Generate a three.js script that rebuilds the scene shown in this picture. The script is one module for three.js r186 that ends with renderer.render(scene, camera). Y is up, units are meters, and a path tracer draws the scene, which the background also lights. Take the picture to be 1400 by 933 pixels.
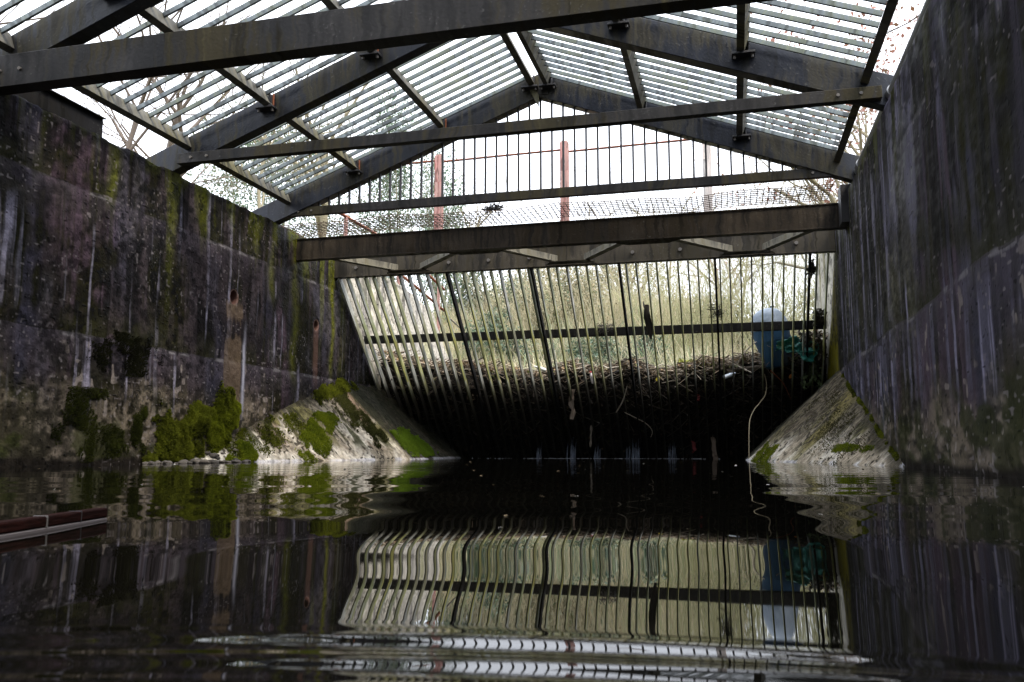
import * as THREE from 'three';
import { RoundedBoxGeometry } from 'three/addons/geometries/RoundedBoxGeometry.js';
import { mergeGeometries, mergeVertices } from 'three/addons/utils/BufferGeometryUtils.js';

// ---------------------------------------------------------------- camera, sky, sun, exposure
const scene = new THREE.Scene();
const camera = new THREE.PerspectiveCamera(43.15, 1024 / 682, 0.05, 1200);
const CAM = { h: 0.16, pitch: 0.1259, yaw: 0.2517 };
camera.position.set(0, CAM.h, 0);
camera.rotation.order = 'YXZ';
camera.rotation.set(CAM.pitch, CAM.yaw, 0);
camera.focus = 13.5;
camera.userData.fStop = 10;
scene.add(camera);

const SUN = new THREE.Vector3(0.55, 1.0, 0.30).normalize();
{ // bright overcast sky: brighter towards the zenith and round the veiled sun
  const w = 256, h = 128, d = new Float32Array(w * h * 4);
  for (let j = 0; j < h; j++) for (let i = 0; i < w; i++) {
    const el = ((j + 0.5) / h - 0.5) * Math.PI, az = ((i + 0.5) / w - 0.5) * 2 * Math.PI;
    const y = Math.sin(el), c = Math.cos(el), x = c * Math.cos(az), z = c * Math.sin(az);
    const s = Math.max(0, x * SUN.x + y * SUN.y + z * SUN.z);
    let L = 0.62 + 0.5 * Math.max(0, y) + 0.22 * Math.pow(s, 6);
    L *= 1 + 0.06 * Math.sin(az * 3 + 4 * y) * Math.sin(az * 5 - 7 * y);
    if (y < 0) L = 0.3;
    const k = (j * w + i) * 4;
    d[k] = L * 0.935; d[k + 1] = L * 0.985; d[k + 2] = L * 1.09; d[k + 3] = 1;
  }
  const t = new THREE.DataTexture(d, w, h, THREE.RGBAFormat, THREE.FloatType);
  t.mapping = THREE.EquirectangularReflectionMapping; t.magFilter = THREE.LinearFilter; t.minFilter = THREE.LinearFilter;
  t.needsUpdate = true;
  scene.background = t; scene.environment = t; scene.environmentIntensity = 1;
}
const sun = new THREE.DirectionalLight(0xfff1de, 1.5);
sun.position.copy(SUN).multiplyScalar(60); sun.position.z -= 12; sun.target.position.set(0, 0, -12);
sun.castShadow = true; sun.shadow.radius = 26; sun.shadow.mapSize.set(4096, 4096);
Object.assign(sun.shadow.camera, { left: -30, right: 30, top: 30, bottom: -30, near: 1, far: 160 });
scene.add(sun, sun.target);

const renderer = new THREE.WebGLRenderer({ antialias: true });
renderer.setSize(1024, 682);
renderer.toneMapping = THREE.LinearToneMapping;
renderer.toneMappingExposure = 3.9;
renderer.shadowMap.enabled = true; renderer.shadowMap.type = THREE.PCFSoftShadowMap;

// ---------------------------------------------------------------- helpers
function rng(seed) { let a = seed >>> 0; return () => { a = (a + 0x6D2B79F5) >>> 0; let t = a; t = Math.imul(t ^ (t >>> 15), t | 1); t ^= t + Math.imul(t ^ (t >>> 7), t | 61); return ((t ^ (t >>> 14)) >>> 0) / 4294967296; }; }
const V = (x, y, z) => new THREE.Vector3(x, y, z);
const clamp = (x, a = 0, b = 1) => Math.min(b, Math.max(a, x));
const sst = (a, b, x) => { const t = clamp((x - a) / (b - a)); return t * t * (3 - 2 * t); };
const mix = (a, b, t) => a + (b - a) * t;
const mix3 = (a, b, t) => [a[0] + (b[0] - a[0]) * t, a[1] + (b[1] - a[1]) * t, a[2] + (b[2] - a[2]) * t];
function hash(i, j, s = 0) { let h = Math.imul(i | 0, 374761393) + Math.imul(j | 0, 668265263) + Math.imul(s | 0, 974634777); h = Math.imul(h ^ (h >>> 13), 1274126177); return ((h ^ (h >>> 16)) >>> 0) / 4294967296; }
function vn(x, y, s = 0) { const i = Math.floor(x), j = Math.floor(y), f = x - i, g = y - j, u = f * f * (3 - 2 * f), v = g * g * (3 - 2 * g); return mix(mix(hash(i, j, s), hash(i + 1, j, s), u), mix(hash(i, j + 1, s), hash(i + 1, j + 1, s), u), v); }
function fbm(x, y, o = 4, s = 0) { let a = 0.5, t = 0, n = 0; for (let k = 0; k < o; k++) { t += a * vn(x, y, s + k * 17); n += a; a *= 0.55; x = x * 2.03 + 11.3; y = y * 2.03 + 5.7; } return clamp(0.5 + (t / n - 0.5) * 1.65); }
const used = {};
function numbered(n) { used[n] = (used[n] || 0) + 1; return used[n] === 1 ? n : n + '_' + String(used[n] - 1).padStart(3, '0'); }
function tag(o, label, category, group, kind) { if (label) o.userData.label = label; if (category) o.userData.category = category; if (group) o.userData.group = group; if (kind) o.userData.kind = kind; return o; }
function thing(name, label, category, group, pos) { const g = new THREE.Group(); g.name = numbered(name); if (pos) g.position.copy(pos); scene.add(g); return tag(g, label, category, group); }
function part(name, geo, m, parent) { const o = new THREE.Mesh(geo, m); o.name = parent === scene ? numbered(name) : name; o.castShadow = o.receiveShadow = true; parent.add(o); return o; }
function uvBox(geo) { // texture coordinates in metres, from the flat direction that each face has
  if (geo.index) geo = geo.toNonIndexed();
  const p = geo.attributes.position, n = geo.attributes.normal, uv = new Float32Array(p.count * 2);
  for (let i = 0; i < p.count; i++) {
    const ax = Math.abs(n.getX(i)), ay = Math.abs(n.getY(i)), az = Math.abs(n.getZ(i));
    if (az >= ax && az >= ay) { uv[2 * i] = p.getX(i); uv[2 * i + 1] = p.getY(i) + 0.5; }
    else if (ay >= ax) { uv[2 * i] = p.getX(i); uv[2 * i + 1] = p.getZ(i) + 0.37; }
    else { uv[2 * i] = p.getZ(i); uv[2 * i + 1] = p.getY(i) + 0.5; }
  }
  geo.setAttribute('uv', new THREE.BufferAttribute(uv, 2));
  return geo;
}
const bx = (sx, sy, sz, b = 0.006) => uvBox(new RoundedBoxGeometry(sx, sy, sz, 1, Math.min(b, sx * 0.3, sy * 0.3, sz * 0.3)));
const boxAt = (x0, x1, y0, y1, z0, z1, b) => bx(Math.abs(x1 - x0), Math.abs(y1 - y0), Math.abs(z1 - z0), b).translate((x0 + x1) / 2, (y0 + y1) / 2, (z0 + z1) / 2);
function beam(p, q, hgt, wid, up = V(0, 1, 0), b = 0.006, shift = 0) { // along p->q, hgt in the direction of up, wid across
  const L = p.distanceTo(q), X = q.clone().sub(p).normalize(), Z = X.clone().cross(up).normalize(), Y = Z.clone().cross(X);
  const g = bx(L, hgt, wid, b), uv = g.attributes.uv; for (let i = 0; i < uv.count; i++) uv.setX(i, uv.getX(i) + shift);
  const m = new THREE.Matrix4().makeBasis(X, Y, Z); m.setPosition(p.clone().add(q).multiplyScalar(0.5));
  return g.applyMatrix4(m);
}
function merge(list) { return mergeGeometries(list.map(g => g.index ? g.toNonIndexed() : g), false); }
function bolt(p, dir, r = 0.018, l = 0.02) { const g = new THREE.CylinderGeometry(r, r, l, 6); g.applyQuaternion(new THREE.Quaternion().setFromUnitVectors(V(0, 1, 0), dir.clone().normalize())); return g.translate(p.x, p.y, p.z); }
function tubeGeo(pts, radii, sides = 6) { const c = new THREE.CatmullRomCurve3(pts), N = pts.length * 4, g = new THREE.TubeGeometry(c, N, 1, sides, false), p = g.attributes.position; for (let i = 0; i <= N; i++) { const t = i / N, ce = c.getPointAt(t), f = t * (radii.length - 1), k = Math.min(radii.length - 2, Math.floor(f)), r = mix(radii[k], radii[k + 1], f - k); for (let j = 0; j <= sides; j++) { const q = i * (sides + 1) + j; p.setXYZ(q, ce.x + (p.getX(q) - ce.x) * r, ce.y + (p.getY(q) - ce.y) * r, ce.z + (p.getZ(q) - ce.z) * r); } } g.computeVertexNormals(); return g; }
// colour map (linear rgb in) and bump map from one function of metres
const enc = c => { c = clamp(c); return Math.round(255 * (c <= 0.0031308 ? c * 12.92 : 1.055 * Math.pow(c, 1 / 2.4) - 0.055)); };
function maps(w, h, sx, sy, fn, repeat = true) {
  const c = new Uint8Array(w * h * 4), b = new Uint8Array(w * h * 4), r = new Uint8Array(w * h * 4);
  for (let j = 0; j < h; j++) for (let i = 0; i < w; i++) {
    const o = fn((i + 0.5) / w * sx, (j + 0.5) / h * sy), k = 4 * (j * w + i);
    c[k] = enc(o[0]); c[k + 1] = enc(o[1]); c[k + 2] = enc(o[2]); c[k + 3] = 255;
    b[k] = b[k + 1] = b[k + 2] = clamp(o[3] ?? 0.5) * 255; b[k + 3] = 255;
    r[k] = r[k + 1] = r[k + 2] = clamp(o[4] ?? 1) * 255; r[k + 3] = 255;
  }
  const mk = (a, srgb) => { const t = new THREE.DataTexture(a, w, h, THREE.RGBAFormat); t.magFilter = THREE.LinearFilter; t.minFilter = THREE.LinearMipmapLinearFilter; t.generateMipmaps = true; t.wrapS = t.wrapT = repeat ? THREE.RepeatWrapping : THREE.ClampToEdgeWrapping; if (srgb) t.colorSpace = THREE.SRGBColorSpace; t.repeat.set(1 / sx, 1 / sy); t.needsUpdate = true; return t; };
  return { map: mk(c, true), bumpMap: mk(b), roughnessMap: mk(r) };
}
const std = (o) => new THREE.MeshStandardMaterial(o);
const mat = (m, o) => new THREE.MeshPhysicalMaterial({ ...m, roughness: 1, specularIntensity: 0.5, ...o });
const lin = (r, g, b) => new THREE.Color().setRGB(r, g, b);

// ---------------------------------------------------------------- measures (metres; y = 0 is the water)
const XL = -6.695, XR = 1.563, XM = (XL + XR) / 2, YT = 3.63, YRIDGE = 5.19, ZA = -11.55, ZB = -9.05, ZC = -6.3, ZD = -3.55, ZE = -0.8, ZF = 1.95;
const SLOPE = (YRIDGE - YT) / (XM - XL);
const underRafter = x => x < XM ? YT + SLOPE * (x - XL) : YT + SLOPE * (XR - x);
const WALL_END = -16.9;

// ---------------------------------------------------------------- materials
function steelLook(seed, base, stain, amount, streak = 1, ru = 0.5) {
  return maps(1024, 192, 6.5, 1, (x0, y) => {
    const x = x0 + 0.05 * (fbm(x0 * 5, y * 7, 3, seed + 21) - 0.5) + 0.012 * (vn(x0 * 40, y * 40, seed + 22) - 0.5);
    const n = fbm(x * 3, y * 3, 4, seed), s = fbm(x * 22, y * 1.3, 3, seed + 5), m = fbm(x * 1.1, y * 1.4, 3, seed + 9), f = vn(x * 60, y * 60, seed + 2);
    let c = base.map(v => v * (0.6 + 0.8 * n) * (1 + 0.9 * streak * (s - 0.5)));
    c = mix3(c, stain, amount * sst(0.40, 0.75, 0.5 * m + 0.5 * s));
    c = mix3(c, stain.map(v => v * 1.9), 0.6 * amount * sst(0.62, 0.98, fbm(x * 30, y * 1.1, 3, seed + 13)) * sst(0.4, 0.7, m));
    c = c.map(v => v * (1 - 0.55 * sst(0.62, 0.85, fbm(x * 14, y * 1.6, 3, seed + 15))));
    c = mix3(c, [0.2, 0.2, 0.19], 0.25 * sst(0.86, 0.97, f) * sst(0.45, 0.6, n));
    return [...c, 0.4 + 0.25 * n + 0.2 * f, ru + 0.35 * sst(0.4, 0.7, 0.55 * m + 0.45 * s)];
  });
}
const M = {};
M.rafter = mat(steelLook(3, [0.0095, 0.0115, 0.018], [0.034, 0.030, 0.014], 0.7, 0.7, 0.33), { bumpScale: 0.004, metalness: 0.0 });
M.tie = mat(steelLook(11, [0.017, 0.016, 0.016], [0.040, 0.034, 0.015], 0.7, 1.1, 0.55), { bumpScale: 0.004 });
M.purlin = mat(steelLook(23, [0.075, 0.073, 0.062], [0.085, 0.078, 0.038], 0.8, 0.9, 0.7), { bumpScale: 0.003 });
M.slat = mat(steelLook(31, [0.125, 0.15, 0.16], [0.105, 0.115, 0.07], 0.6, 0.6, 0.5), { bumpScale: 0.001 });
M.bridge = mat(steelLook(41, [0.040, 0.031, 0.021], [0.022, 0.017, 0.010], 0.8, 1.6, 0.6), { bumpScale: 0.005 });
M.brace = mat(steelLook(47, [0.044, 0.037, 0.026], [0.028, 0.024, 0.013], 0.6, 1, 0.6), { bumpScale: 0.004 });
M.braceLight = mat(steelLook(49, [0.15, 0.14, 0.108], [0.10, 0.09, 0.05], 0.6, 0.7, 0.6), { bumpScale: 0.003 });
M.dark = std({ color: lin(0.018, 0.018, 0.021), roughness: 0.6 });
M.blackrail = new THREE.MeshPhysicalMaterial({ ...steelLook(53, [0.007, 0.007, 0.008], [0.012, 0.011, 0.008], 0.5, 0.6, 0.8), roughness: 1, bumpScale: 0.002, specularIntensity: 0.3 });
M.galv = std({ color: lin(0.34, 0.35, 0.36), roughness: 0.45, metalness: 0.4 });
M.bolt = std({ color: lin(0.12, 0.11, 0.1), roughness: 0.6, metalness: 0.3 });
M.rust = mat(steelLook(59, [0.18, 0.06, 0.03], [0.1, 0.04, 0.02], 0.8, 1, 0.8), { bumpScale: 0.003 });
M.redpost = mat(steelLook(61, [0.27, 0.105, 0.095], [0.38, 0.27, 0.24], 0.7, 1.2, 0.7), { bumpScale: 0.003 });
M.palepost = mat(steelLook(63, [0.5, 0.48, 0.46], [0.45, 0.38, 0.34], 0.7, 1.2, 0.7), { bumpScale: 0.003 });
M.stub = mat(steelLook(67, [0.2, 0.14, 0.11], [0.14, 0.1, 0.07], 0.7, 1, 0.7), { bumpScale: 0.003 });
const BAR_L = 4.837;
// trash-screen bars: algae-yellow, grey and dark variants
M.bars = [[[0.22, 0.23, 0.13], [0.3, 0.31, 0.13]], [[0.26, 0.27, 0.25], [0.2, 0.22, 0.11]], [[0.32, 0.33, 0.31], [0.2, 0.2, 0.13]], [[0.17, 0.19, 0.12], [0.3, 0.3, 0.1]]]
  .map(([a, b], i) => mat(maps(1024, 64, BAR_L, 0.5, (x, y) => { // dry and algae-grown above, shade painted in as black below the debris crest
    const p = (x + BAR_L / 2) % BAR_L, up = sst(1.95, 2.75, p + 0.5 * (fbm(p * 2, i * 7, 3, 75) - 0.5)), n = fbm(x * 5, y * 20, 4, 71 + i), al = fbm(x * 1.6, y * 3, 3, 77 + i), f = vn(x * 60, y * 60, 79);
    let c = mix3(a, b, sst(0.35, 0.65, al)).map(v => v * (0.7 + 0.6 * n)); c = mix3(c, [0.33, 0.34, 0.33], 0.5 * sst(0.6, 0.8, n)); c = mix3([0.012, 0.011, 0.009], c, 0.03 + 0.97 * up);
    return [...c, 0.4 + 0.3 * n + 0.2 * f, 0.55 + 0.3 * n]; }), { bumpScale: 0.002 }));

// ---------------------------------------------------------------- concrete channel walls
const HOLES = [{ z: -10.5, y: 2.27, r: 0.10 }, { z: -12.95, y: 2.22, r: 0.085 }];
function wallColour(side, z, y) {
  const S = side * 100, s = -z, q = side === 1 ? s * 0.42 : s * 0.8;
  const big = fbm(q * 0.7, y * 0.6, 4, S + 1), mid = fbm(q * 2.8, y * 2.2, 4, S + 2), fine = fbm(q * 18, y * 17, 3, S + 3), grit = vn(s * 75, y * 75, S + 4);
  const st = fbm(q * 5.5, y * 0.22, 4, S + 5), st2 = fbm(q * 17, y * 0.35, 3, S + 6), st3 = fbm(q * 2.0, y * 0.18, 3, S + 7);
  let c = side === 1 ? mix3([0.016, 0.0145, 0.019], [0.058, 0.052, 0.066], sst(0.2, 0.8, 0.4 * big + 0.3 * mid + 0.3 * st)) : mix3([0.013, 0.0105, 0.0115], [0.062, 0.050, 0.053], sst(0.2, 0.8, 0.35 * big + 0.45 * mid + 0.2 * st));
  c = mix3(c, [0.060, 0.042, 0.054], 0.75 * sst(0.5, 0.75, fbm(q * 1.3, y * 0.35, 3, S + 12)));
  c = mix3(c, [0.038, 0.043, 0.070], (side === 1 ? 0.6 : 0.3) * sst(0.55, 0.8, fbm(q * 3.1, y * 0.3, 3, S + 13)));
  // black tar-like runs and wet moss
  c = mix3(c, [0.0045, 0.004, 0.004], 0.92 * sst(0.48, 0.64, side === 1 ? st3 * 0.4 + st * 0.6 : st3 * 0.25 + st * 0.35 + mid * 0.4));
  c = mix3(c, [0.004, 0.0035, 0.003], 0.8 * sst(0.56, 0.7, mid * 0.4 + st2 * 0.6));
  const mossD = sst(0.5, 0.62, fbm(q * 1.5, y * 0.9, 4, S + 9)) * sst(0.3, 0.55, 0.5 * mid + 0.5 * st2);
  c = mix3(c, [0.011, 0.0105, 0.0028], 0.9 * mossD * (side === 1 ? sst(1.1, 1.6, y) : 0.75));
  // lime runs: thin pale lines and wider milky veils
  const l1 = sst(0.66, 0.84, st2 * 0.6 + st * 0.4) * sst(0.35, 0.6, fbm(q * 1.2, y * 0.9, 3, S + 8)), l2 = sst(0.6, 0.85, fbm(q * 4.2, y * 0.45, 4, S + 10)) * sst(0.4, 0.7, fbm(q * 1.1, y * 0.7, 3, S + 11));
  if (side === 1) { // tall narrow runs, black-green above the joint and milky blue-grey below it
    const up = sst(1.2, 1.7, y + 0.5 * (fbm(q * 2, 3, 3, S + 60) - 0.5)), v1 = fbm(q * 9, y * 0.16, 3, S + 61), v2 = fbm(q * 21, y * 0.22, 3, S + 62), v3 = fbm(q * 6, y * 0.3, 3, S + 63);
    c = mix3(c, [0.0035, 0.0033, 0.002], 0.92 * sst(0.46, 0.6, v1) * (0.3 + 0.7 * up)); c = mix3(c, [0.014, 0.0125, 0.003], 0.8 * up * sst(0.5, 0.65, v3));
    c = mix3(c, [0.092, 0.088, 0.118], 0.75 * (1 - 0.75 * up) * sst(0.45, 0.7, v2 * 0.6 + v3 * 0.4) * sst(0.35, 0.8, y)); c = mix3(c, [0.20, 0.19, 0.25], 0.8 * sst(0.72, 0.84, v2) * sst(0.4, 0.6, fbm(q * 1.5, y * 1.1, 3, S + 64)));
  }
  c = mix3(c, [0.20, 0.19, 0.235], 0.8 * l1 * (0.4 + 0.9 * mid)); c = mix3(c, side === 1 ? [0.105, 0.10, 0.135] : [0.085, 0.079, 0.092], (side === 1 ? 0.7 : 0.45) * l2 * (0.5 + 0.7 * fine));
  // pour joints
  for (const [jy, k] of side === 0 ? [[1.38, 1], [2.95, 0.8]] : [[1.37, 1.1], [3.0, 0.35]]) {
    const wob = jy + 0.018 * (fbm(s * 3, 1, 3, S + 20) - 0.5) + (side === 1 ? 0.02 * Math.sin(s * 2.2) : 0);
    const dz = y - wob;
    c = mix3(c, [0.012, 0.011, 0.011], k * 0.8 * (1 - sst(0.004, 0.016, Math.abs(dz))) * sst(0.3, 0.5, fbm(s * 1.7, 3, 3, S + 21)));
    c = mix3(c, [0.26, 0.25, 0.25], k * 0.6 * (1 - sst(0.008, 0.035, Math.abs(dz + 0.02))) * sst(0.52, 0.68, fbm(s * 4, y * 6, 3, S + 22)));
    if (dz > -0.02 && dz < 0.4) c = mix3(c, [0.018, 0.018, 0.008], 0.8 * k * (1 - dz / 0.4) * sst(0.5, 0.62, fbm(s * 2.3, y * 2, 3, S + 23)));
    if (dz < 0 && dz > -0.5) c = mix3(c, [0.06, 0.053, 0.066], 0.45 * k * (1 + dz / 0.5));
  }
  // upright form-board lines, clear on the right wall
  const bd = Math.abs(((s * (side === 1 ? 5 : 8)) % 1) - 0.5);
  c = c.map(v => v * (1 - (side === 1 ? 0.5 : 0.15) * sst(0.42, 0.5, bd) * sst(0.7, 1.8, y)));
  // green runs from the coping
  const len = 0.18 + 0.95 * Math.pow(fbm(s * 3.2, 7, 3, S + 30), 2) * 2.2;
  const top = sst(len, 0, YT - y) * sst(0.42, 0.62, fbm(s * 7, y * 0.4, 3, S + 31));
  const away = side === 0 ? sst(7.3, 9.5, s) : sst(5.5, 10, s);
  c = mix3(c, [0.075, 0.082, 0.014], 0.75 * top * (0.25 + 0.75 * away));
  if (side === 0) { // strong green bands near the screen
    for (const [cz, wd, k, a, b] of [[13.55, 0.07, 0.95, 1.2, 3.3], [12.2, 0.10, 0.5, 1.0, 3.6], [13.95, 0.12, 0.4, 1.3, 3.1], [11.5, 0.08, 0.55, 2.2, 3.63], [8.0, 0.07, 0.5, 2.7, 3.63]])
      c = mix3(c, [0.085, 0.09, 0.016], k * Math.exp(-(((s - cz + 0.04 * Math.sin(y * 5)) / wd) ** 2)) * sst(a, a + 0.5, y) * (1 - sst(b - 0.1, b + 0.1, y)) * (0.5 + 0.8 * mid));
  } else c = mix3(c, [0.14, 0.125, 0.02], 0.9 * sst(13.75, 14.05, s) * sst(0.9, 1.3, y) * (0.55 + 0.7 * mid));
  // splash zone: pale, gritty, crusted with shell
  const lowTop = (side === 0 ? 0.62 : 0.5) + 0.5 * (fbm(s * 1.6, 2, 4, S + 40) - 0.35);
  const low = sst(lowTop + 0.3, lowTop - 0.2, y);
  c = mix3(c, mix3([0.035, 0.031, 0.02], [0.13, 0.11, 0.085], sst(0.35, 0.7, mid * 0.6 + fine * 0.4)), 0.85 * low);
  c = mix3(c, [0.018, 0.022, 0.006], 0.75 * sst(0.5, 0.7, fbm(s * 1.9, y * 3, 4, S + 41)) * sst(1.0, 0.35, y));
  c = mix3(c, [0.2, 0.175, 0.16], 0.75 * sst(0.80, 0.88, vn(s * 13, y * 11, S + 42)) * sst(1.45, 1.1, y) * sst(0.45, 0.6, mid));
  c = mix3(c, [0.012, 0.010, 0.008], sst(0.10, 0.03, y + 0.05 * (mid - 0.5)));
  c = side === 1 ? c.map(v => v * 0.74 * (0.75 + 0.5 * fine) * (0.9 + 0.2 * grit)) : c.map(v => v * 0.70 * (0.5 + 1.0 * fine) * (0.8 + 0.4 * grit));
  if (s > 13.6) { const up = sst(0.06, 0.16, s - (13.66 + Math.max(0, 3.15 - y))); c = mix3(c, mix3([0.26, 0.25, 0.22], [0.42, 0.40, 0.35], mid).map(v => v * (0.7 + 0.5 * fine)), up * (1 - 0.65 * sst(0.5, 0.75, st) * sst(1.5, 3, y))); } // painted pale upstream of the screen to stand in for the daylight there
  const sp = sst(0.80, 0.9, vn(s * (side === 1 ? 14 : 28), y * 30, S + 45)) * sst(0.4, 0.6, fbm(q * 2.2, y * 2.4, 3, S + 46)); c = mix3(c, [0.13, 0.118, 0.12], 0.55 * sp);
  c = mix3(c, c.map(v => v * 0.25), 0.8 * sst(0.6, 0.75, fbm(s * (side === 1 ? 5 : 9), y * 9, 3, S + 47)) * sst(0.45, 0.6, big));
  // dark pock marks
  const pock = sst(0.86, 0.93, vn(s * 26, y * 26, S + 44)); c = c.map(v => v * (1 - 0.6 * pock));
  if (side === 0) for (const [k, h] of HOLES.entries()) { // scoured brown run below the outlet
    const dy = h.y - y, dz = s + h.z, r = Math.hypot(dz, y - h.y);
    c = mix3(c, [0.14, 0.09, 0.075], 0.85 * (1 - sst(h.r * 0.9, h.r + 0.025, r)));
    if (!k && dy > 0) {
      const inside = sst(0.215, 0.195, Math.abs(dz - 0.02)) * sst(0.02, 0.14, dy) * sst(1.85, 1.6, dy);
      c = mix3(c, mix3([0.056, 0.041, 0.029], [0.09, 0.068, 0.049], fine), 0.75 * inside * sst(0.2, 0.5, mid + 0.3 * st2));
      c = mix3(c, [0.22, 0.22, 0.26], 0.8 * Math.exp(-(((dz - 0.30) / 0.035) ** 2)) * sst(0.25, 0.5, dy) * sst(1.8, 1.3, dy) * (0.4 + mid));
    }
    if (k && dy > 0) c = mix3(c, [0.10, 0.06, 0.05], 0.5 * sst(0.12, 0.05, Math.abs(dz)) * sst(1.2, 0.6, dy));
  }
  { const g = (c[0] + c[1] + c[2]) / 3; c = c.map(v => Math.max(0.002, g + (v - g) * 1.18) * 1.2); }
  return [...c, 0.35 * mid + 0.4 * fine + 0.2 * grit - 0.4 * pock + 0.1 * low, 0.62 + 0.35 * fine - 0.25 * sst(0.5, 0.7, st3)];
}
function makeWall(side, z0, z1, name, label) {
  const X = side === 0 ? XL : XR, out = side === 0 ? -1 : 1, L = z0 - z1;
  const holes = side === 0 ? HOLES : [], step = 0.04, nz = Math.round(L / step), y0 = -0.6, ny = Math.round((YT - y0) / step);
  const P = [], U = [], I = [], D = (z, y) => {
    let d = 0.030 * (fbm(-z * 0.9, y * 0.9, 3, side * 50 + 3) - 0.5) + 0.014 * (fbm(-z * 5, y * 5, 3, side * 50 + 5) - 0.5);
    for (const jy of [1.38, 2.95]) d += 0.012 * Math.exp(-(((y - jy) / 0.03) ** 2)) * fbm(-z * 2, jy, 2, 9);
    if (side === 1) d *= 0.45;
    if (y < 0.5) d -= 0.03 * sst(0.5, 0.05, y) * (fbm(-z * 4, y * 5, 3, 77 + side) - 0.2);
    for (const h of holes) d *= sst(0.2, 0.35, Math.hypot(z - h.z, y - h.y));
    return d;
  };
  const put = (z, y, dx) => { P.push(X + out * dx, y, z); U.push(z0 - z, y + 0.6); return P.length / 3 - 1; };
  const topY = z => YT - 0.05 * Math.pow(fbm(-z * 3.1, 4, 4, side + 60), 2) * 2;
  for (let i = 0; i <= nz; i++) for (let j = 0; j <= ny; j++) {
    const z = z0 - L * i / nz; let y = y0 + (YT - y0) * j / ny; if (j === ny) y = topY(z);
    put(z, y, D(z, y) + (j === ny ? 0.012 : 0));
  }
  const cell = (i, j) => i * (ny + 1) + j, skip = [];
  for (const h of holes) { const i0 = Math.round((z0 - h.z) / L * nz) - 4, j0 = Math.round((h.y - y0) / (YT - y0) * ny) - 4; skip.push([i0, j0, i0 + 8, j0 + 8, h]); }
  const flip = side === 1;
  const tri = (a, b, c) => flip ? I.push(a, c, b) : I.push(a, b, c);
  for (let i = 0; i < nz; i++) for (let j = 0; j < ny; j++) {
    if (skip.some(s => i >= s[0] && i < s[2] && j >= s[1] && j < s[3])) continue;
    const a = cell(i, j), b = cell(i + 1, j), c = cell(i + 1, j + 1), d = cell(i, j + 1);
    tri(a, c, b); tri(a, d, c);
  }
  for (const [i0, j0, i1, j1, h] of skip) { // patch with a round opening that goes into the wall
    const ringOut = [];
    for (let i = i0; i < i1; i++) ringOut.push(cell(i, j0)); for (let j = j0; j < j1; j++) ringOut.push(cell(i1, j));
    for (let i = i1; i > i0; i--) ringOut.push(cell(i, j1)); for (let j = j1; j > j0; j--) ringOut.push(cell(i0, j));
    const rings = [ringOut];
    for (const [rr, dep] of [[1, 0.0], [0.94, 0.02], [0.9, 0.30]]) rings.push(ringOut.map(v => { const a = Math.atan2(P[3 * v + 1] - h.y, P[3 * v + 2] - h.z); return put(h.z + Math.cos(a) * h.r * rr, h.y + Math.sin(a) * h.r * rr * 1.05, dep); }));
    for (let k = 0; k < 3; k++) for (let n = 0; n < ringOut.length; n++) { const m = (n + 1) % ringOut.length, A = rings[k], B = rings[k + 1]; tri(A[n], B[m], A[m]); tri(A[n], B[n], B[m]); }
    const c = put(h.z, h.y, 0.3); for (let n = 0; n < ringOut.length; n++) tri(rings[3][n], c, rings[3][(n + 1) % ringOut.length]);
  }
  // top and back
  const TH = 0.45, cols = [0.012, 0.1, 0.25, TH];
  let prev = null;
  for (let i = 0; i <= nz; i++) { const z = z0 - L * i / nz, row = cols.map((dx, k) => { const v = put(z, topY(z) + (k ? 0.02 * fbm(-z * 5, dx * 9, 2, 4) : 0), dx + (k ? 0 : D(z, YT))); U[2 * v + 1] = YT + 0.6 - dx * 0.3; return v; }); row.push(put(z, y0, TH)); if (prev) for (let k = 0; k < 4; k++) { tri(prev[k], row[k + 1], row[k]); tri(prev[k], prev[k + 1], row[k + 1]); } prev = row; }
  const g = new THREE.BufferGeometry(); g.setAttribute('position', new THREE.Float32BufferAttribute(P, 3)); g.setAttribute('uv', new THREE.Float32BufferAttribute(U, 2)); g.setIndex(I); g.computeVertexNormals();
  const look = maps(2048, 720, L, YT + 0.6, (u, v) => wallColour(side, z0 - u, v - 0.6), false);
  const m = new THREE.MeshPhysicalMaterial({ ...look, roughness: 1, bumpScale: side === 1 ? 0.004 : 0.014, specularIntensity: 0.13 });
  const root = thing(name, label, 'wall');
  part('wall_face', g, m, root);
  return root;
}
const leftWall = makeWall(0, -1.2, WALL_END, 'concrete_wall', 'long stained concrete channel wall on the left with two drain holes and moss at its foot');
const rightWall = makeWall(1, 0.2, WALL_END, 'concrete_wall', 'tall dark concrete channel wall on the right with vertical lime streaks');
for (const [side, z0] of [[0, -1.195], [1, 0.205]]) { const X = side === 0 ? XL : XR, g = boxAt(X + (side === 0 ? -0.45 : 0), X + (side === 0 ? 0 : 0.45), -0.6, YT, z0, 12, 0.01); part('wall_face', g, std({ color: lin(0.022, 0.02, 0.024), roughness: 0.95 }), side === 0 ? leftWall : rightWall); }  // plain walls carried on out of view, put in to darken the near stretch
{ // outlets: clay pipe ends in the left wall
  for (const h of HOLES) { const g = new THREE.CylinderGeometry(h.r * 0.9, h.r * 0.88, 0.26, 28, 1, true); g.rotateZ(Math.PI / 2); g.scale(1, 1.05, 1); g.translate(XL - 0.15, h.y, h.z); part('drain_pipe', g, std({ color: lin(0.09, 0.04, 0.03), roughness: 0.9, side: THREE.DoubleSide }), leftWall); }
}
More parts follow.
